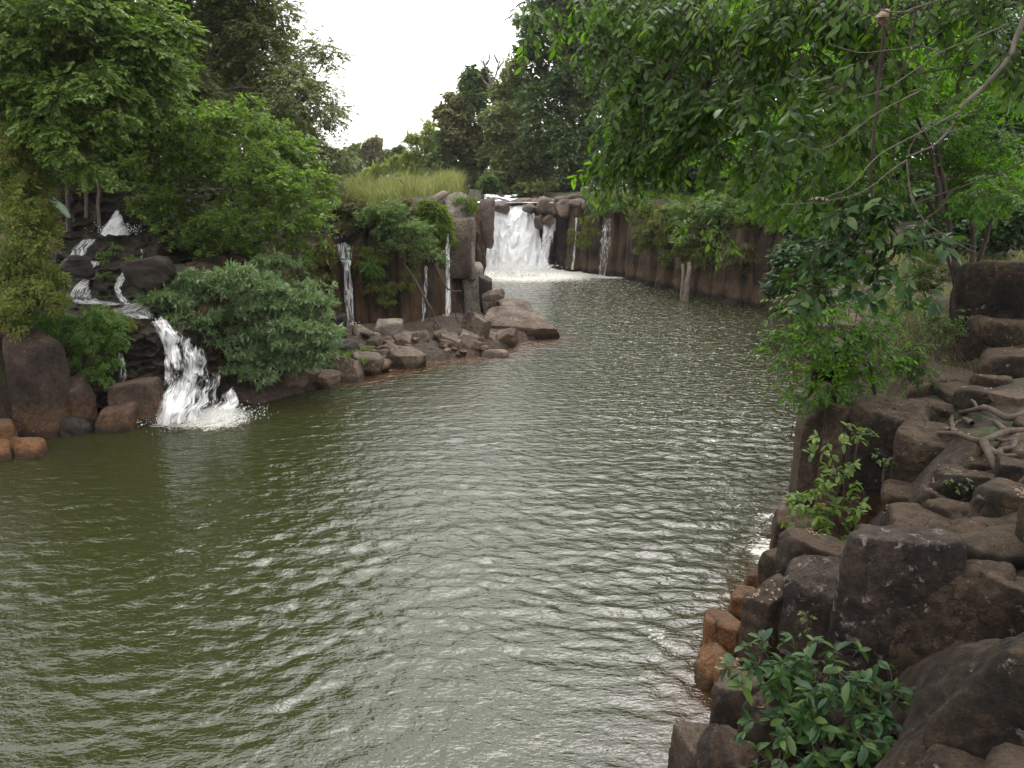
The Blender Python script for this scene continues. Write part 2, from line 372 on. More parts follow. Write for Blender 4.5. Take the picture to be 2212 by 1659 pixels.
# ------------------------------------------------------------------ setting: terrain
GORGE = np.array([(-16.5,-40),(-17.5,10),(-17.2,21.0),(-15.6,24.2),(-13.7,26.1),(-12.3,27.5),(-11.6,31),(-12,36),(-11,40.6),(-9.6,41.6),(-7.6,41.4),(-5.5,42.4),(-3.8,44.4),(-2.4,47.2),
 (-2.8,52),(-3.2,60),(-3.8,68),(-3.8,75),(0,75.6),(3.8,73.9),(6.4,71.2),(9.8,66.5),(13.6,55.8),(17.4,49.3),(19.1,44),(18,38),(14.4,33),(12.2,28.5),(8.4,19),(6.1,15.4),(3.7,11.2),(2.8,9),(2.0,6),(1.4,2),(1.2,-40)], float)
TALUS = np.array([(-12,28),(-9.3,26.9),(-8.0,28.6),(-6.4,31),(-4.2,33.9),(-1,35.5),(1.7,39.6),(.6,43),(-1.2,47.5),(-4,46),(-9,42),(-12,40)], float)
RIVER = np.array([(-3.9,73),(4.0,72.5),(7,78),(6,90),(2,104),(-18,118),(-60,135),(-60,120),(-22,108),(-6,96),(-4.5,84)], float)
def sdf(P, poly):
    """signed distance to a polygon, negative inside"""
    d = np.full(P.shape[:-1], 1e9); ins = np.zeros(P.shape[:-1], bool); n = len(poly)
    for i in range(n):
        a, b = poly[i], poly[(i+1) % n]; e = b-a; w = P-a
        t = np.clip((w@e)/(e@e), 0, 1); q = w-t[..., None]*e; d = np.minimum(d, np.hypot(q[..., 0], q[..., 1]))
        c1 = (a[1] <= P[..., 1]) & (b[1] > P[..., 1]); c2 = (a[1] > P[..., 1]) & (b[1] <= P[..., 1])
        s = e[0]*w[..., 1]-e[1]*w[..., 0]
        ins ^= (c1 & (s > 0)) | (c2 & (s < 0))
    return np.where(ins, -d, d)
CTRL = np.array([(-18,-10,3),(-19,15,2.9),(-18,22,3.0),(-16.3,24.3,2.7),(-20,25,4.6),(-22,27,6),(-14.2,28.2,2.2),(-15.5,29.5,3.0),(-16.5,31,4.0),(-17.5,34,5.4),(-13,31,4.6),(-13,36,5.6),(-20,38,6.2),(-12,43,6.0),(-9,44.5,6.6),
 (-6,48,6.9),(-4,50,6.9),(-5,60,7.2),(-6,72,6.4),(-9,55,7.4),(-5,80,6.3),(0,80,6.1),(8,80,6.7),(9,72,6.5),(13,66,6.4),(15,60,6.4),(18,53,6.3),(21,48,6.1),(22,44,5.9),(22,38,5.6),(18,32,5.0),(16,27,4.0),(13.5,23,3.3),(11,20,2.6),
 (8.6,17.5,2.3),(7.5,14,2.4),(10,14,3.2),(13,17,3.3),(17.5,24.5,5.7),(15,20,3.9),(19,22,6.0),(4.6,10,1.6),(6,9.5,2.5),(4.6,7,2.4),(6,6,3.3),(9,9,3.6),(5,3,3.2),(6,-5,4),(14,10,4.0),(20,15,6.5),(25,30,6.8),(30,50,7),(30,80,7.2),(-30,40,6.8),(-30,20,7),(-30,90,6.8),(0,110,6.9),(20,120,7.2),(-20,130,6.8)], float)
def base_h(P):
    d2 = ((P[..., None, :]-CTRL[:, :2])**2).sum(-1)+.15
    w = d2**-2.0
    return (w*CTRL[:, 2]).sum(-1)/w.sum(-1)
def ground_h(P):
    P = np.asarray(P, float); q = np.concatenate([P, np.zeros(P.shape[:-1]+(1,))], -1)
    h = base_h(P)+.35*fbm(q*.35, 5, 4)+.08*fbm(q*2.1, 9, 3)
    h = h+np.clip((np.hypot(P[..., 0], P[..., 1]-50)-110)*.03, 0, 10)
    d = sdf(P, GORGE)
    near = sstep(24, 18, P[..., 1])*(P[..., 0] > 0)
    wid = .7+2.2*near
    low = -1.3
    k = sstep(0, 1, (d+.05)/wid)
    h = low+(h-low)*k
    dt = sdf(P, TALUS)
    ht = .30+.35*fbm(q*.9, 3, 3)+.5*sstep(-.5, -4, dt)
    kt = sstep(.35, -.6, dt)*(d < .35)
    h = np.where(d < .35, h*(1-kt)+ht*kt, h)
    dr = sdf(P, RIVER); kr = sstep(.6, -.6, dr)*(d > 0)
    h = h*(1-kr)+5.75*kr
    return h
def gh(x, y): return float(ground_h(np.array([[x, y]]))[0])

def ax(lo, hi, step, far, nfar):
    mid = np.arange(lo, hi+1e-6, step)
    a = np.geomspace(1, far, nfar)
    return np.concatenate([lo-a[::-1], mid, hi+a])
gx = ax(-34, 34, .45, 900, 16); gy = ax(-6, 100, .5, 900, 18)
GX, GY = np.meshgrid(gx, gy, indexing='ij')
PZ = ground_h(np.stack([GX, GY], -1))
mb = MB(); mb.add(np.stack([GX, GY, PZ], -1).reshape(-1, 3), grid_faces(len(gx), len(gy))[:, ::-1])
tag(mb.build('terrain', M['ground']), kind='structure')

# cliffs: rows of rounded basalt columns
def cliff(name, line, ztop, zbot, seed, material, cw=(.55, 1.25), off=.35, inland=2.2, crack=.24):
    rng = np.random.default_rng(seed); L = np.asarray(line, float)
    seg = np.hypot(*np.diff(L, axis=0).T); s = np.concatenate([[0], np.cumsum(seg)]); tot = s[-1]
    nu = int(tot/.07); u = np.linspace(0, tot, nu)
    Ls = spline(L, 400); ss = np.concatenate([[0], np.cumsum(np.hypot(*np.diff(Ls, axis=0).T))]); ss *= tot/ss[-1]
    C = np.stack([np.interp(u, ss, Ls[:, k]) for k in (0, 1)], 1)
    T = np.gradient(C, axis=0); T = T/np.linalg.norm(T, axis=1, keepdims=True); Nn = np.stack([T[:, 1], -T[:, 0]], 1)   # right of travel
    zt = np.interp(u, s, ztop) if np.ndim(ztop) else np.full(nu, float(ztop))
    b = [0.0]
    while b[-1] < tot: b.append(b[-1]+rng.uniform(*cw))
    b = np.array(b); ci = np.clip(np.searchsorted(b, u, 'right')-1, 0, len(b)-2); t = (u-b[ci])/(b[ci+1]-b[ci])
    nv = 46; v = np.linspace(0, 1, nv)
    coff = rng.uniform(-off, off, len(b))[ci]; ctop = rng.uniform(-.75, .2, len(b))[ci]
    bul = (1-np.abs(2*t-1)**5.0)*.15*(b[ci+1]-b[ci])-.26*np.abs(2*t-1)**18+(rng.uniform(-.5, .5, len(b))[ci])*(t-.5)*.5
    H = zbot+(zt+ctop-zbot)[:, None]*v[None]
    # cracks: per column random step offsets with height
    D = np.zeros((nu, nv)); 
    for c in range(len(b)-1):
        k = ci == c
        if not k.any(): continue
        st = np.zeros(nv); p = rng.uniform(.1, .5)
        while p < 1: st[v > p] += rng.uniform(-crack, crack*.6); p += rng.uniform(.2, .5)
        D[k] = st
    q = np.stack([np.repeat(C[:, :1], nv, 1), np.repeat(C[:, 1:], nv, 1), H], -1)
    D = D+coff[:, None]+bul[:, None]+.26*fbm(q*np.array([.8, .8, .9]), seed, 5)+.05*fbm(q*4, seed+5, 3)-.5*(v[None]-.3)*off
    D = D-sstep(.9, 1.0, v)[None]*.28
    XY = C[:, None]+Nn[:, None]*D[..., None]
    wall = np.concatenate([XY, H[..., None]], -1)
    caps = []
    for j, inn in enumerate((.25, .6, 1.1, inland)):
        xy = C+Nn*(D[:, -1]-inn)[:, None]; z = zt+ctop*(1-.25*(j+1))+.02*j
        z = z-(.9 if j == 3 else 0)
        z = z+.10*fbm(np.c_[xy*1.5, z*0], seed+11, 3)
        caps.append(np.c_[xy, z])
    A = np.concatenate([wall, np.stack(caps, 1)], 1)
    mb = MB(); mb.add(A.reshape(-1, 3), grid_faces(nu, nv+4))
    o = mb.build(name, material); tag(o, kind='structure'); return o
cliff('earth_cliff', [(-12.3,27.6),(-11.2,29),(-11.0,32),(-11.2,36),(-10.6,39.4)], [3.2,4.4,5.0,5.6,6], -1, 3, M['cliff'], off=.25)
cliff('island_cliff', [(-10.9,39.9),(-10.3,40.8),(-9.4,41.3),(-8.3,41.0),(-7.4,40.9),(-5.5,41.9),(-3.7,43.9),(-2.0,46.7),(-2.3,52),(-2.7,60),(-3.3,68),(-3.6,75)], [5.9,6.0,4.9,5.0,6.2,6.5,6.7,6.9,6.9,6.8,6.6,6.3], -.6, 11, M['cliff'])
cliff('falls_cliff', [(-4.2,75.4),(-1.5,75.4),(1.5,75.0),(3.5,73.6),(5.2,72.0)], [6.2,5.9,5.9,6.0,6.2], -.6, 17, M['wet'], off=.5)
cliff('river_cliff', [(4.2,73.0),(6,70.8),(9.2,66.2),(11.2,60.5),(13.1,55.3),(16.8,49.0),(18.3,44),(17.4,38),(14.0,33),(11.9,28.5),(10.2,24)], [6.2,6.4,6.4,6.3,6.2,6.1,5.7,5.3,4.7,3.9,3.0], -.6, 23, M['cliffw'], cw=(.5, 2.1), off=.5)

# ------------------------------------------------------------------ river
def river():
    nr, na = 640, 520
    r = np.geomspace(6.0, 92, nr); a = np.linspace(radians(-58), radians(52), na)
    R_, A_ = np.meshgrid(r, a, indexing='ij'); X = R_*np.sin(A_); Y = R_*np.cos(A_)
    cell = R_*math.log(92/6.0)/nr*1.0
    cell = np.maximum(cell, R_*radians(110)/na)
    rng = np.random.default_rng(77)
    q = np.stack([X, Y, X*0], -1)
    wx = X+.55*fbm(q*.45, 31, 3); wy = Y+.55*fbm(q*.45, 41, 3)
    patch = np.clip(.78+.95*fbm(q*.13, 51, 3), .25, 1.5)*(.62+.38*sstep(-9, -1, X))
    Z = np.zeros_like(X); far = np.zeros_like(X)
    tot = 0
    for i in range(46):
        lam = .72*(.15**(i/45.0)) if i else 1.2                # .72 m down to .11 m
        th = radians(rng.normal(0, 24)); k = 2*pi/lam
        slope = .029*(lam/.25)**(.55 if lam > .25 else -.05)
        qx, qy = 34*sin(th), 14-34*cos(th)
        amp = slope/k*patch
        vis = np.clip((lam/cell-2.2)/2.0, 0, 1)
        ph = k*np.hypot(wx-qx, wy-qy)+rng.uniform(0, 6.28)
        s_ = np.sin(ph); Z += amp*vis*(s_+.22*np.cos(2*ph))
        far += slope**2*(1-vis); tot += slope**2
    far = np.sqrt(far/tot)
    P2 = np.stack([X, Y], -1)
    foam = np.zeros_like(X)
    def src(cx, cy, r0, r1, amp):
        d = np.hypot(X-cx, Y-cy); return amp*sstep(r1, r0, d)
    foam = np.maximum(foam, src(.8, 73, 2.5, 19, 1.08)); foam = np.maximum(foam, src(3.4, 70.5, 1.0, 5, 1.05))
    foam = np.maximum(foam, src(8.4, 66.5, .5, 3.5, .8)); foam = np.maximum(foam, src(6, 69.5, .6, 3.5, .7))
    foam = np.maximum(foam, (.34*sstep(30, 50, Y)+.18*sstep(46, 66, Y))*sstep(-8, -1, X+.0));  # flecks towards the falls: mostly small light glints painted white
    foam = np.maximum(foam, src(-11.1, 25.9, .7, 2.6, .9)); foam = np.maximum(foam, src(-10.2, 25.4, .3, 2.4, .8)); foam = np.maximum(foam, src(-12.9, 25.4, .2, 1.0, .7))
    foam = np.maximum(foam, src(-8.6, 40.6, .2, 1.0, 1.0)); foam = np.maximum(foam, src(-5.2, 41.2, .2, .9, 1.0))
    foam = np.maximum(foam, src(5.9, 15.7, .2, 1.3, .78)); foam = np.maximum(foam, src(5.3, 14.2, .2, 1.0, .72)); foam = np.maximum(foam, src(4.6, 12.9, .15, .9, .7)); foam = np.maximum(foam, src(6.6, 17.2, .2, 1.5, .62))
    foam = np.maximum(foam, src(2.6, 12.3, .1, .9, .5))
    foam_glint_lane = np.exp(-((X-(6.0-.02*(Y-14)**2*.35))/2.2)**2)*sstep(9, 14, Y)*sstep(40, 26, Y)
    foam = np.maximum(foam, .43*foam_glint_lane)  # glitter on the waves painted white, together with drifting foam
    foam = np.maximum(foam, .42*sstep(16, 24, Y)*sstep(-2, 4, X))  # same mix of foam and painted glints right of centre
    dt = sdf(P2, TALUS); dg = sdf(P2, GORGE)
    shallow = sstep(2.2, .2, dt+.5*fbm(q*.6, 61, 3))*(Y > 30)
    shallow = np.maximum(shallow, .8*sstep(-1.6, -.2, dg)*(X > 0)*(Y < 24))
    far = far*(1+.35*sstep(30, 70, Y))
    mb = MB(); mb.add(np.stack([X, Y, Z], -1).reshape(-1, 3), grid_faces(nr, na)[:, ::-1])
    o = mb.build('river_water', M['water'], attr={'foam': foam.ravel(), 'shallow': shallow.ravel(), 'farness': far.ravel()})
    tag(o, kind='structure')
    # the upper river above the falls
    x = np.linspace(-70, 12, 120); y = np.linspace(74.2, 150, 120); UX, UY = np.meshgrid(x, y, indexing='ij'); q = np.stack([UX, UY, UX*0], -1)
    UZ = 6.0+.05*fbm(q*1.5, 71, 3)
    mb = MB(); mb.add(np.stack([UX, UY, UZ], -1).reshape(-1, 3), grid_faces(120, 120)[:, ::-1])
    f = .75*sstep(86, 76, UY)
    tag(mb.build('upper_river_water', M['water'], attr={'foam': f.ravel(), 'shallow': (UX*0+.2).ravel(), 'farness': (UX*0+1).ravel()}), kind='structure')
river()

# ------------------------------------------------------------------ rocks
_ico = {}
def ico(n):
    if n not in _ico:
        bm = bmesh.new(); bmesh.ops.create_icosphere(bm, subdivisions=n, radius=1)
        _ico[n] = (np.array([v.co[:] for v in bm.verts]), np.array([[v.index for v in f.verts] for f in bm.faces])); bm.free()
    return _ico[n]
def rock_shape(size, kind, seed, rotz=0, tilt=(0, 0), sub=5, rough=1.0):
    D, F = ico(sub); rng = np.random.default_rng(seed); pl = []
    if kind == 'column':
        k = rng.integers(5, 7); a0 = rng.uniform(0, 6.28)
        for i in range(k):
            a = a0+i*2*pi/k+rng.uniform(-.22, .22); pl.append((cos(a), sin(a), rng.uniform(-.06, .1), rng.uniform(.82, 1)))
        pl += [(rng.uniform(-.14, .14), rng.uniform(-.2, .08), 1, .95), (0, 0, -1, 1)]
        a = rng.uniform(0, 6.28); pl.append((cos(a)*.7, sin(a)*.7, .7, rng.uniform(.98, 1.1))); p, na = 22, .035
    elif kind == 'boulder':
        for v in ((1,0,0),(-1,0,0),(0,1,0),(0,-1,0),(0,0,1),(0,0,-1)): pl.append((*(np.array(v)+rng.uniform(-.4, .4, 3)), rng.uniform(.9, 1.05)))
        for i in range(10): v = rng.normal(size=3); pl.append((*v, rng.uniform(.84, 1.02)))
        p, na = 9, .11
    elif kind == 'block':
        for v in ((1,0,0),(-1,0,0),(0,1,0),(0,-1,0),(0,0,1),(0,0,-1)): pl.append((*(np.array(v)+rng.uniform(-.14, .14, 3)), rng.uniform(.88, 1)))
        for i in range(4): v = rng.normal(size=3); pl.append((*v, rng.uniform(1.0, 1.2)))
        p, na = 16, .065
    else:                                           # angular
        for v in ((1,0,0),(-1,0,0),(0,1,0),(0,-1,0),(0,0,1),(0,0,-1)): pl.append((*(np.array(v)+rng.uniform(-.45, .45, 3)), rng.uniform(.75, 1)))
        for i in range(4): v = rng.normal(size=3); pl.append((*v, rng.uniform(.75, 1.0)))
        p, na = 70, .012
    pl = np.array(pl, float); n = nrm(pl[:, :3]); d = pl[:, 3]
    r = (np.maximum(D@n.T/d, 0)**p).sum(1)**(-1/p)
    V = D*np.minimum(r, 1.45)[:, None]
    V = V*np.array(size)
    s = min(size)
    V = V+D*(na*rough*s*fbm(V/s*1.1+seed*7.7, seed, 4)*2.0+.05*rough*s**.6*fbm(V*3.3+5, seed+9, 3)-.03*rough*s**.6*np.clip(.12-np.abs(fbm(V*1.6+seed, seed+13, 2)), 0, .12)/.12+.02*rough*s**.6*fbm(V*9, seed+3, 3))[:, None]
    cx, sx = cos(tilt[0]), sin(tilt[0]); cyy, sy = cos(tilt[1]), sin(tilt[1]); cz, sz = cos(rotz), sin(rotz)
    Rm = np.array([[cz, -sz, 0], [sz, cz, 0], [0, 0, 1]])@np.array([[cyy, 0, sy], [0, 1, 0], [-sy, 0, cyy]])@np.array([[1, 0, 0], [0, cx, -sx], [0, sx, cx]])
    return V@Rm.T, F
def rock(name, label, cat, center, size, kind, seed, material, rotz=0, tilt=(0, 0), sub=5, group=None, rough=1.0):
    V, F = rock_shape(size, kind, seed, rotz, tilt, sub, rough)
    mb = MB(); mb.add(V, F); o = mb.build(name, material, smooth=kind != 'angular' or sub < 4); o.location = center
    return tag(o, label, cat, group)
def rock_px(label, box, z, kind, seed, m, br=.9, down=0.0, name='boulder', cat=None, rotz=None, tilt=(0, 0), sub=5, group=None, rough=1.0, Y=None):
    """a rock whose visible outline spans box (x0,y0,x1,y1); z = height of its middle; br = depth/width; down = extra metres into the ground"""
    x0, y0, x1, y1 = box; P = at_z((x0+x1)/2, (y0+y1)/2, z) if Y is None else at_y((x0+x1)/2, (y0+y1)/2, Y)
    a = rr((x1-x0)/2, P)*1.04; h = rr((y1-y0)/2, P)*1.04; v = nrm(P-CAM); sn, cs = -v[2], math.hypot(v[0], v[1])
    b = a*br; c = math.sqrt(max(h*h-(b*sn)**2, (h*.35)**2))/max(cs, .3)
    c2 = c+down/2; P = P-np.array([0, 0, down/2])
    if rotz is None: rotz = math.atan2(-v[0], v[1])
    return rock(name, label, cat or name.split('_')[-1], P, (a, b, c2), kind, seed, material=M[m], rotz=rotz, tilt=tilt, sub=sub, group=group, rough=rough)

NEAR = [  # label, box, z, kind, seed, material, br, down
 ('flat topped brown block at the water edge, lowest in the photo corner', (1455,1566,1612,1700), .55, 'column', 1, 'path', 1.0, .6),
 ('dark rock wedged between the flat topped brown block and the leafy shrub', (1530,1585,1690,1700), .9, 'boulder', 2, 'bank', 1.0, .8),
 ('sloping brown block above the flat topped brown block', (1545,1452,1655,1580), .75, 'block', 3, 'path', 1.0, .8),
 ('rounded orange boulder standing in the water beside the litter topped column', (1504,1394,1580,1480), .25, 'boulder', 4, 'ochre', 1.3, .5),
 ('long orange boulder sloping down behind the sloping brown block', (1545,1420,1600,1520), .35, 'boulder', 5, 'ochre', 1.5, .5),
 ('orange faceted block with a dark top left of the litter topped column', (1519,1328,1606,1398), .45, 'block', 6, 'ochre', 1.1, .6),
 ('squared column with pale dead leaves scattered on its flat top', (1600,1268,1704,1440), 1.15, 'column', 7, 'bank', 1.0, .8),
 ('orange rock at the waterline with white foam against it', (1577,1274,1628,1332), .35, 'block', 8, 'ochre', 1.2, .5),
 ('small orange and green stained rock beside the white foam', (1611,1231,1660,1278), .5, 'block', 9, 'bank', 1.1, .6),
 ('brown block above the white foam, flat top in shade', (1646,1180,1724,1285), .95, 'column', 10, 'bank', 1.0, .9),
 ('dark block with an orange flank under the sapling', (1670,1118,1762,1205), .8, 'block', 11, 'bank', 1.0, .9),
 ('low dark rounded boulder behind the brown block', (1698,1166,1872,1275), 1.3, 'block', 12, 'bank', .8, 1.2),
 ('black boulder with pale lichen flakes next to the litter topped column', (1692,1240,1836,1450), 1.4, 'block', 13, 'bankpale', .9, 1.2),
 ('tall black boulder with a white lichen edge in the middle of the bank', (1800,1156,2044,1640), 1.75, 'block', 14, 'bankpale', .7, 1.0),
 ('smooth humped boulder right of the lichen edged boulder', (1936,1213,2175,1420), 2.5, 'boulder', 15, 'bank', .9, 1.5),
 ('long low boulder at the frame edge above the humped boulder', (2020,1136,2260,1235), 2.6, 'block', 16, 'bank', .9, 1.5),
 ('ribbed brown boulder behind the lichen edged boulder', (1926,1116,2140,1200), 2.25, 'block', 17, 'bank', .8, 1.5),
 ('small boulder with a pale grey top behind the sapling', (1905,1084,2000,1160), 2.05, 'boulder', 18, 'bankpale', .9, 1.2),
 ('dark boulder with an ochre stain below the root tangle', (1960,1048,2075,1130), 2.25, 'block', 19, 'bank', 1.0, 1.5),
 ('huge rounded boulder filling the photo corner under the leafy shrub', (1985,1345,2420,1830), 2.6, 'boulder', 20, 'bank', .8, 1.5),
 ('brown boulder at the frame edge above the huge corner boulder', (2120,1246,2280,1370), 2.85, 'block', 21, 'bank', .9, 1.5),
 ('brown boulder hidden behind the leafy shrub', (1605,1485,1740,1620), 1.15, 'boulder', 22, 'bank', 1.0, 1.0),
 ('tall narrow column rising from the water below the overhanging shrub', (1718,862,1784,1110), 1.2, 'column', 23, 'path', 1.2, .8),
 ('dark column behind the tall narrow column', (1774,868,1868,1120), 1.45, 'column', 24, 'bank', 1.2, .8),
 ('big rounded block standing above the sapling', (1838,868,1992,1130), 1.65, 'block', 25, 'bank', .8, 1.0),
 ('flat topped block left of the root tangle', (1942,934,2096,1090), 2.0, 'block', 26, 'bank', .9, 1.2),
 ('wide flat block under the path behind the rounded block', (1955,860,2150,940), 2.3, 'block', 27, 'path', .8, 1.0),
 ('low dark slab on the edge of the path beside the overhanging shrub', (1860,852,1960,892), 2.35, 'block', 28, 'bank', .9, .9),
 ('rounded slab lying across the path', (1970,818,2092,856), 2.6, 'block', 29, 'path', .8, .8),
 ('broad flat path stone above the rounded slab', (2005,776,2195,828), 2.85, 'block', 30, 'path', 1.3, .9),
 ('flat path stone in front of the thin stemmed tree', (2015,738,2160,790), 3.05, 'block', 31, 'path', 1.4, .9),
 ('brown ledge stone beyond the path, farthest of the flat stones', (1865,648,1980,690), 3.0, 'block', 32, 'path', 1.2, .9),
 ('thin cracked ledge stone beside the far end of the path', (1830,682,1945,712), 2.8, 'block', 33, 'path', 1.3, .9),
 ('flat ledge stone left of the thin stemmed tree', (1966,676,2052,716), 3.25, 'block', 34, 'path', 1.2, .9),
 ('massive dark overhanging block right of the thin stemmed tree', (2078,562,2300,720), 4.7, 'block', 35, 'bank', .9, .6),
 ('dark block under the massive overhanging block', (2088,684,2290,775), 3.7, 'block', 36, 'bank', .9, .8),
 ('dark step stone at the frame edge beside the path', (2130,752,2290,830), 3.45, 'block', 37, 'bank', .9, .8),
 ('pale grey slab poking in at the frame edge above the root tangle', (2150,842,2262,874), 3.3, 'angular', 38, 'path', .9, .2),
 ('dark rounded boulder under the ends of the roots', (2018,1008,2190,1085), 2.55, 'block', 39, 'bank', .9, 1.2),
 ('low boulder at the frame edge right of the ochre stained boulder', (2112,1056,2270,1145), 2.75, 'block', 40, 'bank', .9, 1.2),
 ('small dark boulder inside the root tangle', (2072,985,2165,1036), 2.7, 'block', 41, 'bank', .9, 1.0),
 ('small dark boulder at the frame edge beside the roots', (2150,985,2260,1070), 2.95, 'block', 42, 'bank', .9, 1.0),
]
for lb, bx, z, kd, sd, mt, br, dn in NEAR:
    rock_px(lb, bx, z, kd, sd*13+1, mt, br, dn, name='rock_slab' if 'slab' in lb else 'rock_column' if 'column' in lb and kd == 'column' and 'litter topped column' not in lb else 'boulder', cat='rock', sub=6 if bx[3] > 1000 else 5)

rng = np.random.default_rng(12); n_f = 0; spots = []
while n_f < 64:
    x, y = rng.uniform(3.5, 13), rng.uniform(4.5, 19.5); d = sdf(np.array([[x, y]]), GORGE)[0]
    vx, vy = project(x, y, 2.8)
    if 1990 < vx < 2230 and 885 < vy < 1055: continue
    if d < .9 or d > 7 or any(math.hypot(x-a, y-b) < .55 for a, b in spots): continue
    spots.append((x, y)); sz = rng.uniform(.42, .85); n_f += 1
    rock('boulder', 'dark weathered boulder packed between the bigger boulders of the right bank', 'rock', (x, y, gh(x, y)-.05), (sz, sz*rng.uniform(.65, 1), sz*rng.uniform(.4, .62)), ('boulder', 'block', 'column')[n_f % 3], 1300+n_f, M['bank'], rotz=rng.uniform(0, 6), tilt=(rng.normal(0, .12), rng.normal(0, .12)), sub=4, group='packed boulders of the right bank')

LEFT = [
 ('tall upright column with a crack and an ochre foot on the far left bank', (30,722,146,972), 1.35, 'column', 1, 'left', .9, .6),
 ('tall dark column cut by the left frame edge', (-60,706,34,925), 1.7, 'column', 2, 'left', 1.0, .6),
 ('orange block at the left frame edge below the tall dark column', (-40,908,31,965), .45, 'block', 3, 'ochre', 1.0, .6),
 ('flat orange stone in the water at the foot of the cracked column', (26,938,102,992), .2, 'boulder', 4, 'ochre', 1.1, .5),
 ('small orange stone at the left frame edge by the water', (-25,960,28,1002), .12, 'boulder', 5, 'ochre', 1.1, .4),
 ('squat ochre column right of the cracked column', (126,824,202,925), .75, 'column', 6, 'left', .9, .6),
 ('grey wet boulder at the foot of the squat ochre column', (138,895,206,945), .2, 'boulder', 7, 'wet', .9, .5),
 ('low brown boulder at the water beside the left cascade', (202,872,294,932), .35, 'boulder', 8, 'left', .9, .6),
 ('wet dark boulder with water running over it left of the cascade foot', (252,822,352,914), .7, 'block', 9, 'left', .7, .4),
 ('dark boulder beside the upper left strand of the cascade', (135,550,195,592), 5.0, 'boulder', 15, 'wet', .55, .2),
 ('dark boulder right of the upper cascade under the broadleaf tree', (277,558,380,614), 4.8, 'boulder', 16, 'wet', .55, .2),
]
for lb, bx, z, kd, sd, mt, br, dn in LEFT:
    rock_px(lb, bx, z, kd, sd*17+5, mt, br, dn, name='rock_column' if 'upright column' in lb or 'dark column cut' in lb or 'squat ochre column right' in lb else 'boulder', cat='rock', sub=5)

TAL = [
 ('pale angular slab leaning against the cliff left of the dead branches', (811,692,868,740), 1.1, 'block', 1, 'pale', .45, .1, 37.2),
 ('brown angular block beside the pale leaning slab', (851,718,893,758), .6, 'angular', 2, 'talus', .9, .3, None),
 ('pointed brown boulder standing in the shallow water', (842,750,914,796), .35, 'angular', 3, 'talus', .9, .3, None),
 ('big pale brown boulder at the shore in front of the grass', (710,776,788,820), .4, 'angular', 4, 'talus', .9, .3, None),
 ('grey brown boulder behind the big pale brown shore boulder', (758,758,832,802), .5, 'boulder', 5, 'talus', .9, .3, None),
 ('flat orange brown block left of the big slanting slab', (945,718,1006,763), .4, 'angular', 6, 'talus', .9, .3, None),
 ('leaning brown block against the flat orange brown block', (982,712,1036,760), .5, 'angular', 7, 'talus', .9, .3, None),
 ('rounded brown boulder touching the foot of the pale column', (998,685,1056,732), 1.0, 'angular', 8, 'talus', .9, .3, None),
 ('big slanting grey and brown slab reaching into the river', (1030,676,1202,744), .35, 'angular', 9, 'talus', .55, .3, None),
 ('small block in front of the big slanting slab', (1040,716,1078,748), .4, 'angular', 10, 'talus', .9, .3, None),
 ('sharp edged block at the waterline before the big slanting slab', (1060,710,1116,748), .35, 'angular', 11, 'talus', .9, .3, None),
 ('nearly drowned rock off the talus shore', (1033,754,1090,776), .05, 'angular', 12, 'talus', .9, .2, None),
 ('black cubic block below the corner of the cliff', (1044,623,1084,672), 1.5, 'angular', 13, 'lip', .9, .5, None),
 ('narrow dark block at the corner foot of the cliff', (1036,600,1062,662), 1.9, 'block', 14, 'wet', .9, .5, None),
 ('slab with a wet white top near the river end of the talus', (1074,654,1160,704), .8, 'angular', 15, 'talus', .8, .3, None),
 ('dark block behind the big slanting slab', (1058,660,1106,696), 1.0, 'angular', 16, 'lip', .9, .4, None),
 ('little brown stone between the talus blocks', (1022,720,1048,746), .5, 'angular', 17, 'talus', .9, .3, None),
 ('last brown block at the river end of the talus', (1142,680,1170,704), .6, 'angular', 18, 'talus', .9, .3, None),
 ('brown shore boulder below the grey green bush', (600,794,655,850), .4, 'boulder', 19, 'talus', .9, .3, None),
 ('small pale shore stone next to the bush', (658,808,693,836), .2, 'angular', 20, 'talus', .9, .3, None),
 ('small brown shore stone between the pale stone and the big shore boulder', (690,806,732,838), .25, 'angular', 21, 'talus', .9, .3, None),
 ('dark shore boulder behind the small pale stone', (640,795,690,822), .5, 'boulder', 22, 'talus', .9, .3, None),
 ('half buried dark boulder in the rubble before the cliff fall', (725,735,775,765), .8, 'boulder', 23, 'wet', .9, .3, None),
 ('square dark boulder at the foot of the left cliff fall', (715,680,750,740), 1.2, 'block', 24, 'wet', .9, .3, None),
]
for lb, bx, z, kd, sd, mt, br, dn, Yd in TAL:
    rock_px(lb, bx, z, kd, sd*19+3, mt, br, dn, name='rock_slab' if 'slab' in lb.split(' before')[0].split(' beside')[0].split(' behind')[0].split(' left')[0].split(' in front')[0] else 'boulder', cat='rock', sub=5, Y=Yd)
rng = np.random.default_rng(5)
for i in range(190):                                  # loose stones strewn over the talus
    px, py = rng.uniform(610, 1050), rng.uniform(738, 800)
    P = at_z(px, py, .35)
    if sdf(P[None, :2], TALUS)[0] > -.25: continue
    s = rng.uniform(.10, .42)*(1.0 if i % 3 else .6)
    rock('stone', 'small loose stone among the rubble in front of the cliff', 'stone', (P[0], P[1], gh(P[0], P[1])+s*.25), (s, s*rng.uniform(.6, 1), s*rng.uniform(.5, .8)), 'angular', 900+i, M['talus'], rotz=rng.uniform(0, 6), sub=3, group='loose stones on the talus')

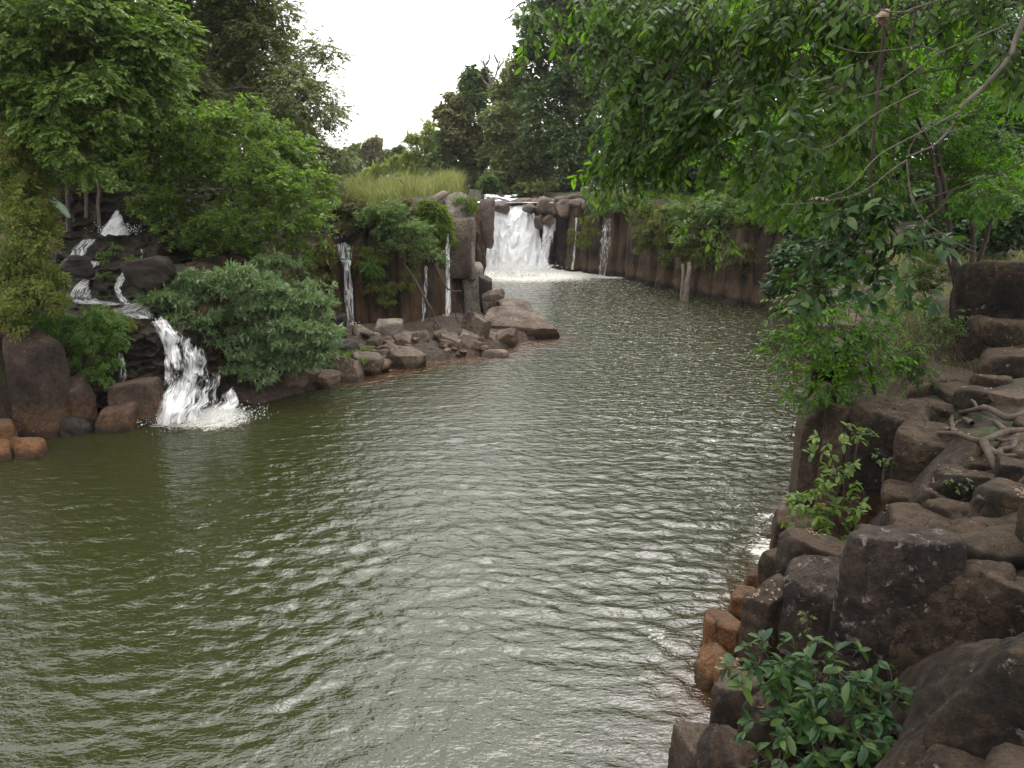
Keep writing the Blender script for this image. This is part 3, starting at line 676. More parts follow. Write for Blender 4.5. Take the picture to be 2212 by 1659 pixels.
rock_px('tall pale split column standing free at the corner of the cliff', (1000,574,1044,700), 0, 'block', 402, 'pale', .9, .4, name='rock_column', cat='rock', Y=45.2, sub=4)
rock_px('pale block capping the cliff corner above the split column', (966,468,1026,590), 0, 'block', 404, 'talus', .8, .3, cat='rock', Y=44.9, sub=4)
rock_px('grey broken block at the cliff top under the log', (962,430,1012,484), 0, 'angular', 405, 'pale', .9, .3, cat='rock', Y=45.6, sub=4)
rock_px('thin pale spike of rock leaning on the cliff corner', (1012,525,1026,592), 0, 'column', 407, 'pale', 1.0, .3, name='rock_spike', cat='rock', Y=44.6, sub=4)
rock_px('massive brown rock hanging beside the left edge of the main fall', (1034,434,1068,530), 0, 'boulder', 408, 'lip', .9, .3, cat='rock', Y=66, sub=4)

LIP = [((1068,434,1100,456),73.5,'boulder in the rapids above the main fall, nearest its left side'),((1100,431,1128,446),75.5,'low boulder in the rapids above the main fall'),((1130,438,1158,459),73.2,'boulder at the right side of the rapids lip'),
 ((1157,433,1190,466),72.3,'large dark boulder between the main fall and the slim fall'),((1180,440,1206,464),71.6,'orange brown boulder above the slim fall'),((1198,430,1232,464),71.2,'tall brown boulder right of the slim fall top'),
 ((1154,467,1178,494),71.9,'dark boulder set into the falls between main and slim fall'),((1172,464,1198,488),71.3,'small orange boulder wedged above the slim fall'),((1218,428,1262,452),71.5,'flat brown boulder on the far lip'),((1256,432,1300,450),70.0,'second flat brown boulder on the far lip'),((1292,434,1344,450),68.5,'long flat stone on the far lip near the hanging branch')]
for i, (bx, Yd, lb) in enumerate(LIP):
    rock_px(lb, bx, 0, 'boulder', 500+i*7, 'lip' if i not in (4, 7) else 'talus', .9, .12, cat='rock', Y=Yd, sub=4)
rng = np.random.default_rng(8)
for i in range(42):
    px = rng.uniform(1130, 1400); Yd = rng.uniform(70, 84) if px < 1300 else rng.uniform(62, 76)
    P = at_y(px, 428, Yd); s = rng.uniform(.3, .8); z = max(gh(P[0], P[1]), 5.9)
    if sdf(P[None, :2], GORGE)[0] < .5: continue
    rock('boulder', 'brown river boulder strewn on the flat rocks behind the far lip', 'rock', (P[0], P[1], z+s*.2), (s*1.2, s, s*.6), 'boulder', 600+i, M['lip'], rotz=rng.uniform(0, 6), sub=3, group='boulders strewn behind the far lip')
for i, (px, z) in enumerate(((1225, 6.2), (1215, 5.8), (1212, 4.7))):
    pass

# ------------------------------------------------------------------ falling water
def fall(name, label, rows, m, cover=1.0, seed=1, bulge=.25, layers=2, nu=26, nv=60, cat='waterfall', group=None, edge=.35, rag=.0):
    """rows: (pxL, pyL, pxR, pyR, Y) from top to foot, Y = distance of that row"""
    A = np.array([at_y(r[0], r[1], r[4]) for r in rows]); B = np.array([at_y(r[2], r[3], r[5] if len(r) > 5 else r[4]) for r in rows])
    L = spline(A, nv); R = spline(B, nv); mb = MB(); su = []; sv = []; cvv = []
    t = np.linspace(0, 1, nu)
    for k in range(layers):
        G = L[:, None]*(1-t)[None, :, None]+R[:, None]*t[None, :, None]
        w = np.linalg.norm(R-L, axis=1)
        dn = np.concatenate([[0], np.cumsum(np.linalg.norm(np.diff((L+R)/2, axis=0), axis=1))])
        S = t[None]*w[:, None]; Q = np.stack([S*2.4, np.repeat(dn[:, None]*.8, nu, 1), np.full(S.shape, k*5.3)], -1)
        out = bulge*(4*t*(1-t))[None]**.6*(.3+.7*np.linspace(0, 1, nv)[:, None])*(1-.55*k)+.16*bulge/.25*fbm(Q, seed+k, 4)
        G = G.copy(); G[..., 1] -= out; G[..., 2] += .10*bulge/.25*fbm(Q*1.7+9, seed+k+5, 3)
        mb.add(G.reshape(-1, 3), grid_faces(nv, nu))
        su.append((S+k*13.7+seed).ravel()); sv.append(np.repeat(dn[:, None]+k*3.1, nu, 1).ravel())
        e = np.minimum(t, 1-t)*2; c = cover*np.ones((nv, nu))-edge*np.clip(1-e/.45, 0, 1)[None]**1.5-.06*k+rag*fbm(Q*.8+3, seed+k+8, 3)
        cvv.append(c.ravel())
    o = mb.build(name, M[m], attr={'su': np.concatenate(su), 'sv': np.concatenate(sv), 'cover': np.concatenate(cvv)})
    return tag(o, label, cat, group)
def spray(parent, pts, n, r, size, seed):
    """drops and froth thrown up where the water lands"""
    rng = np.random.default_rng(seed); pts = np.asarray(pts, float)
    k = rng.integers(0, len(pts), n); P = pts[k]+rng.normal(size=(n, 3))*np.array(r); P[:, 2] = np.maximum(P[:, 2], .02)
    D, F = ico(1); s = size*rng.lognormal(0, .55, n)
    V = (D[None]*s[:, None, None]*rng.uniform(.6, 1.5, (n, 1, 3))+P[:, None]).reshape(-1, 3)
    mb = MB(); mb.add(V, (F[None]+np.arange(n)[:, None, None]*len(D)).reshape(-1, 3))
    return tag(mb.build('spray', M['foamy'], parent), kind='stuff')

f = fall('waterfall', 'wide white main fall thundering over the far lip',
 [(1066,444,1128,444,75),(1066,452,1146,450,74.5),(1064,468,1154,466,73.9),(1058,500,1164,498,73.2),(1052,540,1172,538,72.5),(1044,592,1192,588,71.6)], 'fall', 1.30, 3, .9, 3, 60, 90, edge=.16)
spray(f, [at_z(x, 584, .5) for x in range(1060, 1180, 10)], 3500, (.8, .9, .28), .018, 2)
f = fall('waterfall', 'slim white fall right of the main fall', [(1172,470,1204,472,72.2),(1170,490,1203,490,71.6),(1166,530,1192,530,71.1),(1156,580,1184,580,70.6)], 'fall', 1.02, 9, .5, 2, 26, 60, edge=.25)
spray(f, [at_z(x, 580, .3) for x in range(1150, 1190, 8)], 700, (.4, .4, .2), .018, 3)
fall('waterfall', 'thread of water down the dark cliff between the slim fall and the stepped fall', [(1243,470,1248,470,69.6),(1240,520,1245,520,69.0),(1233,582,1240,582,68.5)], 'fallthin', 1.05, 12, .1, 1, 8, 50, edge=.2)
f = fall('waterfall', 'stepped lacy fall right of the thread of water', [(1300,470,1326,474,66.8),(1296,500,1322,503,66.4),(1290,522,1324,526,65.9),(1292,560,1316,562,65.6),(1290,592,1310,600,65.3)], 'fallthin', .98, 14, .25, 2, 20, 50, edge=.25)
fall('waterfall', 'thin rapids spilling over stones above the main fall', [(1040,420,1128,420,86),(1046,428,1130,427,83),(1062,434,1128,434,79),(1070,443,1126,443,76)], 'fall', .99, 19, .12, 1, 40, 30, edge=.2, rag=.5)
f = fall('waterfall', 'two step fall on the left end of the cliff', [(708,462,728,462,43.0),(712,490,742,488,42.2),(722,522,748,522,41.6),(726,532,762,530,40.9),(726,560,766,558,40.6),(738,570,762,570,39.9),(742,640,766,640,39.6),(750,728,770,728,39.3)], 'fallthin', 1.02, 23, .2, 2, 20, 90, edge=.2)
spray(f, [at_y(762, 722, 39.2)], 700, (.3, .3, .25), .016, 5)
f = fall('waterfall', 'narrow fall down the cliff face behind the dead branches', [(962,505,976,505,42.3),(961,560,974,560,41.7),(961,640,976,640,41.4),(958,712,980,712,41.1)], 'fallthin', 1.0, 27, .12, 1, 12, 70, edge=.35, rag=.2)
spray(f, [at_y(968, 708, 41)], 400, (.25, .25, .2), .016, 6)
f = fall('waterfall', 'beaded trickle left of the narrow fall', [(914,575,926,575,41.4),(911,640,924,640,40.9),(906,722,920,722,40.5)], 'fallthin', .99, 31, .1, 1, 10, 60, edge=.2)
spray(f, [at_y(912, 718, 40.4)], 400, (.25, .2, .10), .016, 7)
fall('waterfall', 'trickle at the right corner of the cliff', [(1033,474,1042,474,51),(1036,510,1047,510,50.4),(1040,560,1050,560,50),(1042,610,1052,610,49.6)], 'fallthin', 1.0, 35, .1, 1, 10, 50, edge=.2)
# left cascade: a stepped rock bed and the strands that run over it
def bed_y(px, py):
    px = np.asarray(px, float); py = np.asarray(py, float)
    y = np.interp(py, [405,440,505,512,530,566,574,592,600,648,656,690,700,830,845,930], [34.8,34.4,33.2,32.6,32.1,31.7,31.0,30.7,30.2,29.5,28.7,27.6,27.2,26.2,25.9,25.1])
    q = np.stack([px/46, py/26, px*0], -1)
    lump = np.abs(fbm(q, 61, 3))
    y = y+1.0*lump-.35+.18*fbm(q*3.1, 65, 3)+1.3*sstep(340, 400, px)*sstep(700, 640, py)
    return y
def bed():
    U, V = np.meshgrid(np.linspace(95, 470, 190), np.linspace(408, 935, 250), indexing='ij'); Yb = bed_y(U, V)
    Yb = Yb+1.6*sstep(395, 460, U)
    d = _F[None, None]+(U[..., None]-1106)/FPX*_R-(V[..., None]-829.5)/FPX*_U
    G = CAM+d*(Yb/d[..., 1])[..., None]
    G[..., 0] += .12*fbm(G*1.7, 3, 3); G[..., 2] += .10*fbm(G*2.1, 4, 3)
    back = G[:, :1].copy(); back[..., 1] += 3; back[..., 2] -= .1
    G = np.concatenate([back, G], 1)
    mb = MB(); mb.add(G.reshape(-1, 3), grid_faces(G.shape[0], G.shape[1]))
    tag(mb.build('cascade_terrain', rock_mat('cascade_rock', (.007, .006, .005), (.022, .015, .011), (.05, .034, .024), moss=(.022, .034, .009), rough=.6)), kind='structure')
bed()
def on_bed(rows, lift):
    out = []
    for a, b, c, d_ in rows:
        m = bed_y((a+c)/2, (b+d_)/2); out.append((a, b, c, d_, min(bed_y(a, b), m)-lift, min(bed_y(c, d_), m)-lift))
    return out
rock_px('round black boulder showing through the foot of the cascade', (344,844,432,914), 0, 'boulder', 192, 'wet', .55, .1, cat='rock', Y=float(bed_y(388, 880))+.25)
def densify(rows, k=3):
    R = np.asarray(rows, float)[:, :4]; t = np.linspace(0, len(R)-1, (len(R)-1)*k+1); i = np.minimum(t.astype(int), len(R)-2); f = (t-i)[:, None]
    return [tuple(r) for r in R[i]*(1-f)+R[i+1]*f]
f = fall('waterfall', 'foaming foot of the left cascade fanning over black rock',
 on_bed(densify([(326,690,354,686),(338,712,384,704),(352,750,422,738),(358,790,464,774),(352,830,496,816),(338,868,514,858),(322,908,530,898)]), .34), 'fall', .955, 41, .45, 2, 50, 90, edge=.16, rag=.34)
spray(f, [at_z(x, 896, .2) for x in range(350, 540, 12)], 3500, (.42, .5, .07), .007, 8)
f = fall('waterfall', 'short splash at the top of the left cascade', [(248,452,252,452,33.0),(236,470,266,470,32.8),(226,488,274,488,32.6),(212,504,292,504,32.3)], 'fall', 1.10, 45, .4, 3, 24, 40, edge=.35, rag=.3)
spray(f, [at_y(x, 496, 32.2) for x in range(225, 285, 8)], 600, (.3, .2, .10), .009, 9)
STR = [('white strand on the upper left step of the cascade', [(172,520,214,514),(150,538,198,536),(146,558,186,558)], 'fall', 1.0, 47),
 ('short white strand below the upper left step of the cascade', [(186,564,226,566),(180,576,206,578),(164,592,186,594)], 'fall', 1.0, 48),
 ('white strand on the lower left step of the cascade', [(178,604,196,604),(152,622,200,620),(138,642,208,642),(160,656,236,650),(236,658,282,656)], 'fall', 1.0, 49),
 ('white strand down the middle step of the cascade', [(262,586,310,588),(250,600,276,600),(244,622,264,622),(252,638,270,638),(264,656,288,656)], 'fall', 1.02, 51),
 ('tiny veil right of the upper cascade under the tree', [(302,536,326,536),(304,550,328,550),(300,562,326,562)], 'fallthin', 1.0, 53),
 ('water sheet spreading over the ledge above the black rock face', [(286,656,330,654),(250,664,336,662),(220,672,340,674),(246,680,346,688)], 'fall', 1.0, 55),
 ('thin runnel left of the black rock face', [(254,760,268,762),(257,800,276,800),(255,824,276,824),(252,850,268,850),(260,872,276,872),(286,914,298,914)], 'fallthin', 1.04, 57),
 ('film of drops trickling down the middle of the black rock face', [(282,700,322,700),(286,760,316,760),(290,824,330,826)], 'fallthin', .84, 59)]
for lb, rows, m, cv, sd in STR:
    fall('waterfall', lb, on_bed(densify(rows), .34), m, cv-.05, sd, .14, 2, 20, 60, edge=.25)

# ------------------------------------------------------------------ foliage
# leaf outlines along +X, folded along the midrib; unit length
LEAF4 = (np.array([[0,0,0],[.5,.23,.06],[1,0,-.05],[.5,-.23,.06]], float), np.array([[0,1,2],[0,2,3]]))
LEAFW = (np.array([[0,0,0],[.45,.32,.05],[1,0,-.06],[.45,-.32,.05]], float), np.array([[0,1,2],[0,2,3]]))
LEAFN = (np.array([[0,0,0],[.45,.12,.03],[1,0,-.1],[.45,-.12,.03]], float), np.array([[0,1,2],[0,2,3]]))
_x = np.array([0, .12, .4, .75, 1.0]); _w = np.array([.01, .10, .21, .17, .0]); _z = np.array([0, .015, .02, -.03, -.11])
_V = [];
for i in range(5): _V += [(_x[i], _w[i], _z[i]+_w[i]*.28), (_x[i], 0, _z[i]), (_x[i], -_w[i], _z[i]+_w[i]*.28)]
LEAFH = (np.array(_V), np.array([q for i in range(4) for q in ([3*i, 3*i+3, 3*i+4, 3*i+1], [3*i+1, 3*i+4, 3*i+5, 3*i+2])]))

def frames(d, up):
    x = nrm(d); y = nrm(np.cross(up, x)); z = np.cross(x, y); return np.stack([x, y, z], -1)      # columns
def inst(T, pos, d, up, s):
    V, F = T; R = frames(d, up); s = np.broadcast_to(np.asarray(s, float), (len(pos),))
    out = np.einsum('nij,kj->nki', R, V)*s[:, None, None]+pos[:, None]
    return out.reshape(-1, 3), (F[None]+np.arange(len(pos))[:, None, None]*len(V)).reshape(-1, F.shape[1])

def make_spray(n, twig, leaf, T, seed, droop=.3, whorl=False, spread=1.0):
    """a twig along +X (unit metres) with leaves: returns leaf (V,F), twig (V,F)"""
    rng = np.random.default_rng(seed)
    t = np.linspace(.12, 1, 8); path = np.c_[t*twig, .06*twig*np.sin(t*3+seed), -droop*twig*.5*t*t]
    u = np.sort(rng.uniform(.25, 1, n))**(.5 if whorl else 1.0); u[-1] = 1
    P = np.stack([np.interp(u, t, path[:, k]) for k in range(3)], 1)
    side = np.where(np.arange(n) % 2 == 0, 1, -1)*rng.uniform(.5, 1.1, n)*spread
    d = np.c_[np.full(n, .75), side, rng.uniform(-.25, .25, n)-droop*.9]
    if whorl:
        a = rng.uniform(0, 6.28, n); d = np.c_[.45+rng.uniform(-.2, .4, n), np.cos(a)*.9, np.sin(a)*.55-droop*.4]
    up = np.c_[np.zeros(n), rng.normal(0, .35, n), np.ones(n)]
    L = inst(T, P, d, up, leaf*rng.uniform(.65, 1.1, n))
    mb = MB(); tube(mb, path, .016*twig+.002, .004, 5, 3)
    return L, (mb.V[0], mb.T[0][0])

def core_leaves(mb, rng, clumps, size, T):
    """the crowded inner foliage of a crown"""
    for c, r in clumps:
        m = int(18*np.prod(r)**(2/3)/size**2)+4
        p = c+nrm(rng.normal(size=(m, 3)))*(rng.uniform(0, 1, m)**.5)[:, None]*r*.62
        mb.add(*inst(T, p, rng.normal(size=(m, 3)), rng.normal(size=(m, 3)), size*rng.uniform(.7, 1.2, m)))
def ell_pts(rng, clumps, n, shell=.45, k_sub=9, sub_r=.36, zf=.45):
    """points gathered in sub clumps on the shells of ellipsoids; clumps: (centre, radii). returns pos, outward"""
    vol = np.array([np.prod(r)**(2/3) for c, r in clumps]); cnt = np.maximum((n*vol/vol.sum()).astype(int), 2)
    P = []; O = []
    for (c, r), m in zip(clumps, cnt):
        c = np.asarray(c); r = np.asarray(r)
        ks = max(k_sub, 3); dirs = nrm(rng.normal(size=(ks, 3))+np.array([0, 0, .25])); rad = rng.uniform(shell, 1.0, ks)**.7
        sc = c+dirs*rad[:, None]*r
        j = rng.integers(0, ks, m); sr = rng.uniform(.6, 1.25, ks)*sub_r
        p = sc[j]+np.clip(rng.normal(size=(m, 3)), -1.9, 1.9)*r*sr[j][:, None]*np.array([.62, .62, zf])
        P.append(p); O.append(nrm((p-c)/r))
    return np.concatenate(P), np.concatenate(O)

def foliage_mesh(name, parent, clumps, n, leaf, T, m, seed, droop=.3, k_sub=9, sub_r=.36, shell=.45, up_bias=.9, core=0, zf=.45):
    rng = np.random.default_rng(seed); P, O = ell_pts(rng, clumps, n, shell, k_sub, sub_r, zf); k = len(P)
    d = O*np.array([1, 1, .5])+rng.normal(0, .55, (k, 3)); d[:, 2] = d[:, 2]*.6-droop
    up = O*.7+np.array([0, 0, up_bias])+rng.normal(0, .35, (k, 3))
    mb = MB(); mb.add(*inst(T, P, d, up, leaf*rng.lognormal(0, .22, k)))
    if core: core_leaves(mb, rng, clumps, core, T)
    return mb.build(name, m, parent, smooth=False)

def spray_mesh(name, parent, clumps, n, sprays, mats, seed, droop=.3, k_sub=7, sub_r=.42, shell=.4, size=(.75, 1.2), smooth=False, layer=0.0, core=0):
    rng = np.random.default_rng(seed); P, O = ell_pts(rng, clumps, n, shell, k_sub, sub_r)
    k = len(P)
    d = O*np.array([1, 1, .45])+rng.normal(0, .5, (k, 3)); d[:, 2] = d[:, 2]*.55-droop
    up = np.array([0, 0, 1.])+rng.normal(0, .28, (k, 3))+O*.3
    if layer: d[:, 2] *= (1-layer); up[:, :2] *= (1-layer)
    s = rng.uniform(*size, k); j = rng.integers(0, len(sprays), k); mb = MB()
    for q, (L, Tw) in enumerate(sprays):
        i = j == q
        if not i.any(): continue
        mb.add(*inst(L, P[i], d[i], up[i], s[i]), 0); mb.add(*inst(Tw, P[i], d[i], up[i], s[i]), 1)
    if core: core_leaves(mb, rng, clumps, core, LEAFW)
    return mb.build(name, mats, parent, smooth=smooth), P

def px_clumps(L, Y, flat=.85, depth=1.0, jit=0, seed=1, sat=0, dy=0):
    L = [(c[0], c[1]+dy)+tuple(c[2:]) for c in L]
    """clumps given where they stand: (px, py, radius px[, distance]) on the plane at distance Y"""
    rng = np.random.default_rng(seed); out = []
    for c in L:
        y = c[3] if len(c) > 3 else Y+rng.uniform(-jit, jit)
        P = at_y(c[0], c[1], y); r = rr(c[2], P); out.append((P, np.array([r, r*depth, r*flat])*(.92 if sat else 1)))
        for k in range(sat):
            o = nrm(rng.normal(size=3)+[0, -.2, .1]); f = rng.uniform(.28, .5)
            out.append((P+o*r*rng.uniform(.75, 1.15), np.array([r, r*depth, r*flat])*f))
    return out

def limbs(parent, base, clumps, r, m, seed, top=None, every=1, name='trunk', wob=.5, min_r=.03, lname='limb', lf=.34, kmin=3):
    """trunk from base up, then a curved limb out to each clump"""
    rng = np.random.default_rng(seed); base = np.asarray(base, float); C = np.array([c for c, _ in clumps])
    top = C[np.argmax(C[:, 2])]*.55+C.mean(0)*.45 if top is None else np.asarray(top, float)
    mb = MB(); mid = base+(top-base)*.5+rng.normal(0, .05, 3)*np.linalg.norm(top-base)
    tp = tube(mb, [base-np.array([0, 0, .4]), base+(mid-base)*.4, mid, top], r*1.15, r*.35, 26, 8, wob=wob*.4, seed=seed, prof=[1.35*r, r, .82*r, .7*r, .5*r, .3*r])
    o = mb.build(name, m, parent)
    mb = MB(); n = 0
    for i, (c, rad) in enumerate(clumps):
        if i % every: continue
        dd = np.linalg.norm(tp-c, axis=1)+2.2*np.maximum(tp[:, 2]-c[2], 0)
        k = max(int(np.argmin(dd))-3, kmin); k = min(k, 24)
        s = tp[k]; e = c+rad*np.array([.2, 0, .1])
        m1 = s+(e-s)*.5+np.array([0, 0, .12*np.linalg.norm(e-s)])+rng.normal(0, .06, 3)*np.linalg.norm(e-s)
        rl = max(r*lf*(1-k/40), min_r)
        lp = tube(mb, [s, m1, e], rl, rl*.3, 14, 6, wob=wob*.5, seed=seed*7+i)
        for q in range(3):
            a = lp[8+q*2]; b_ = c+rng.normal(0, .55, 3)*rad
            tube(mb, [a, (a+b_)/2+np.array([0, 0, .1]), b_], rl*.45, rl*.1, 8, 4, wob=wob*.3, seed=seed*11+i*3+q)
    if len(mb.V): mb.build(lname, m, parent)
    return tp

SP_C = [make_spray(8, .42, .24, LEAF4, s, .25, True) for s in range(4)]         # broad leaves in rosettes
SP_A = [make_spray(12, .6, .19, LEAFW, 10+s, .3) for s in range(4)]             # alternate leaves, far left tree
SP_D = [make_spray(11, .30, .20, LEAFN, 20+s, .05, True) for s in range(4)]     # narrow whorls of the grey-green bush
SP_H = [make_spray(8, .6, .185, LEAFH, 30+s, .55) for s in range(5)]            # hanging canopy, near
SP_L = [make_spray(10, .55, .16, LEAF4, 40+s, .3) for s in range(4)]            # back-lit tree by the path
SP_N = [make_spray(7, .34, .22, LEAFH, 50+s, .45, True) for s in range(4)]      # big near leaves
SP_S = [make_spray(6, .22, .17, LEAFH, 60+s, .2, True) for s in range(4)]       # shrub in the corner
SP_F = [make_spray(9, .42, .13, LEAFH, 70+s, .35) for s in range(4)]            # overhanging shrub
SP_B = [make_spray(11, .75, .2, LEAF4, 80+s, .3) for s in range(4)]             # far crowns in sight against the sky

# ---- left bank
def left_trees():
    t = thing('broadleaf_tree', 'bright green leafy tree at the far left, its branches reaching over a banana plant', 'tree', 'trees on the left bank')
    c = px_clumps([(40,40,100),(130,20,95),(230,30,85),(320,40,65),(310,105,70),(355,150,42),(235,120,80),(110,130,95),(205,215,70),(20,190,80),(120,235,75),(60,300,55),(165,320,62),(230,270,40),(205,370,32),(75,365,35),(330,200,45),(290,235,40)], 25, jit=1.5, seed=2, sat=2)
    spray_mesh('crown', t, c, 7500, SP_A, [M['l_bright'], M['bark']], 3, droop=.25, k_sub=12, sub_r=.32, shell=.45, size=(.5, .95))
    b = at_y(-70, 480, 27); limbs(t, b, c, .34, M['bark'], 4, top=at_y(150, 60, 25.5), every=3, wob=.8)
    t = thing('vine_clad_tree', 'dark leaning trunk wrapped in vines behind the bright green tree', 'tree')
    b = at_y(95, 400, 31); mb = MB(); tube(mb, [b-np.array([0,0,2.]), at_y(110, 300, 31.5), at_y(150, 180, 32), at_y(235, 40, 33)], .42, .2, 30, 9, wob=.5, seed=3); mb.build('trunk', M['bark'], t)
    foliage_mesh('crown', t, px_clumps([(60,90,120),(180,70,130),(300,120,100),(110,250,90),(60,330,70),(250,200,90),(260,300,70),(330,250,60)], 33, jit=1), 24000, .24, LEAFW, M['l_mid'], 6, k_sub=20, core=.6)
    foliage_mesh('vine', t, px_clumps([(112,290,24),(120,330,24),(140,230,24),(150,190,22),(105,370,26)], 31.3, depth=.8), 900, .14, LEAFW, M['l_dark'], 8)
    t = thing('feathery_tree', 'tall olive tree with small leaves and bare grey limbs leaning over the river', 'tree', 'trees on the left bank')
    c = px_clumps([(420,30,100),(450,-90,110),(540,-80,80),(520,10,90),(590,60,65),(470,120,95),(560,140,80),(620,150,50),(640,210,55),(700,245,34),(690,190,30),(715,120,26),(690,100,22),(660,310,55),(720,345,34),(560,240,80),(430,230,90),(350,150,80),(360,260,70),(610,290,60),(730,235,16),(690,390,30),(745,330,18),(700,420,30)], 44, jit=2.5, seed=5, sat=2)
    spray_mesh('crown', t, c, 15000, SP_B, [M['l_olive'], M['barkgrey']], 7, droop=.2, k_sub=14, sub_r=.42, shell=.2, size=(.7, 1.2))
    b = at_y(330, 430, 45); limbs(t, b, c, .5, M['barkgrey'], 9, top=at_y(500, 30, 44), wob=1.2, min_r=.05, every=6)
    t = thing('overhanging_tree', 'broadleaf tree with rosettes of glossy leaves overhanging the pool beside the cascade', 'tree', 'trees on the left bank')
    c = px_clumps([(410,300,75),(500,285,70),(580,310,62),(640,360,62),(690,410,34),(560,400,85),(460,400,85),(380,380,75),(640,450,65),(560,480,85),(460,490,80),(380,470,65),(330,430,50),(680,470,30),(330,330,50),(270,310,40),(610,530,50),(500,545,60),(345,515,45),(700,435,18),(430,255,40)], 33, jit=1.6, seed=9, sat=2)
    spray_mesh('crown', t, c, 5200, SP_C, [M['l_bright'], M['bark']], 11, droop=.1, k_sub=14, sub_r=.28, shell=.55, size=(.7, 1.15), layer=.25)
    b = at_y(520, 600, 34.5); limbs(t, b, c, .22, M['bark'], 13, top=at_y(480, 330, 33.5), every=6)
    t = thing('low_branch', 'leafy branch of pale new leaves hanging in front of the dark cascade hollow', 'branch')
    c = px_clumps([(75,360,30),(110,375,34),(165,365,34),(195,395,26),(130,345,30)], 25.5, seed=3)
    spray_mesh('foliage', t, c, 170, SP_C, [M['l_bright'], M['bark']], 15, size=(.6, .9))
    mb = MB(); tube(mb, [at_y(-20, 395, 27), at_y(70, 375, 26), at_y(195, 385, 25.5)], .05, .012, 14, 5, wob=.2, seed=2); mb.build('stem', M['bark'], t)
    t = thing('grey_green_bush', 'wide grey green bush with narrow leaves spreading over the water right of the cascade', 'bush')
    c = px_clumps([(375,640,50),(350,665,36),(440,622,62),(530,615,62),(610,635,62),(660,660,48),(690,720,38),(640,720,62),(560,690,75),(470,690,70),(405,695,50),(590,765,52),(650,770,42),(700,745,24),(520,745,55),(570,800,36)], 29, flat=.40, jit=1.0, seed=12, sat=2)
    spray_mesh('crown', t, c, 6800, SP_D, [M['l_grey'], M['bark']], 17, droop=-.02, k_sub=10, sub_r=.34, shell=.6, size=(.8, 1.35), layer=.45)
    limbs(t, at_y(500, 830, 29.3), c, .1, M['bark'], 18, top=at_y(530, 660, 29), every=2, wob=.3, name='stem')
    t = thing('yellowing_bush', 'tangled bush with yellow and orange leaves at the left edge of the photo', 'bush')
    c = px_clumps([(20,310,48),(50,365,55),(30,420,56),(72,440,44),(40,490,60),(85,520,42),(40,560,60),(86,585,38),(20,620,60),(62,640,48),(98,630,26),(30,690,45),(95,475,28),(70,400,30),(118,655,30),(120,600,22)], 24.4, jit=.8, seed=6, sat=2)
    foliage_mesh('crown', t, c, 34000, .11, LEAF4, M['l_yellow'], 19, k_sub=22, sub_r=.34, shell=.6, core=.3, zf=.6)
    limbs(t, at_y(40, 720, 25.2), c, .07, M['bark'], 20, every=2, wob=.3, name='stem')
    # ferns and creepers on the slope left of the black rock face
    rng = np.random.default_rng(3)
    t = thing('fern_bank', 'mat of small ferns and creepers on the slope right of the cracked column', 'fern')
    c = px_clumps([(150,700,30),(185,720,32),(215,735,30),(150,760,30),(175,790,28),(205,810,24),(140,820,16),(225,700,30),(240,740,22),(120,700,26),(232,780,18),(180,680,30),(95,690,26),(60,700,24)], 25.6, depth=.55, seed=5)
    spray_mesh('foliage', t, c, 1500, [make_spray(12, .34, .10, LEAF4, s, .5, spread=1.4) for s in range(4)], [M['l_fern'], M['l_fern']], 22, droop=.45, shell=.7)
    t = thing('grassy_mound', 'brownish mossy mound drooping over the top of the black rock face', 'grass')
    c = px_clumps([(225,690,32),(255,705,30),(215,715,26),(245,735,22)], 26.8, depth=.7, seed=2)
    foliage_mesh('blades', t, c, 2600, .2, LEAFN, M['l_moss'], 24, droop=.8, k_sub=12)
    t = thing('moss_clump', 'green moss and small weeds growing over the cascade boulders', 'moss')
    c = px_clumps([(228,598,16),(225,555,14),(285,565,16),(335,600,24),(350,650,24),(250,538,12),(120,590,18),(215,640,8)], 29.6, depth=.7, seed=4, jit=.4)
    foliage_mesh('moss', t, c, 1300, .10, LEAFW, M['l_fern'], 25, droop=.4, k_sub=14)
    t = thing('hanging_reed', 'clump of long drooping strap leaves beside the cracked column', 'plant')
    blades(t, 'leaf_clump', [at_y(112+rng.uniform(-14, 14), 705+rng.uniform(-10, 40), 24.6) for _ in range(40)], .75, .035, M['l_fern'], 5, droop=1.1)
    t = thing('banana_plant', 'banana plant with broad drooping leaves in the shade above the yellowing bush', 'plant')
    for i, (a, b, c2) in enumerate((((108,425),(128,440),(150,470)),((112,425),(118,450),(108,478)),((106,428),(90,440),(80,470)))):
        broad_leaf(t, [at_y(*a, 27), at_y(*b, 26.7), at_y(*c2, 26.4)], .17, M['l_banana'])
    mb = MB(); tube(mb, [at_y(104, 480, 27.3), at_y(106, 425, 27)], .09, .06, 8, 7); mb.build('stem', M['barkgrey'], t)
    t = thing('banana_plant', 'banana leaf arching pale among the leaves of the bright green tree', 'plant')
    for i, (a, b, c2) in enumerate((((78,160),(100,138),(132,140)),((60,178),(40,160),(10,170)),((72,165),(60,190),(52,220)))):
        broad_leaf(t, [at_y(*a, 26.5), at_y(*b, 26), at_y(*c2, 25.6)], .22, M['l_banana'])
    mb = MB(); tube(mb, [at_y(75, 330, 27.3), at_y(76, 165, 26.6)], .13, .09, 10, 7); mb.build('stem', M['barkgrey'], t)
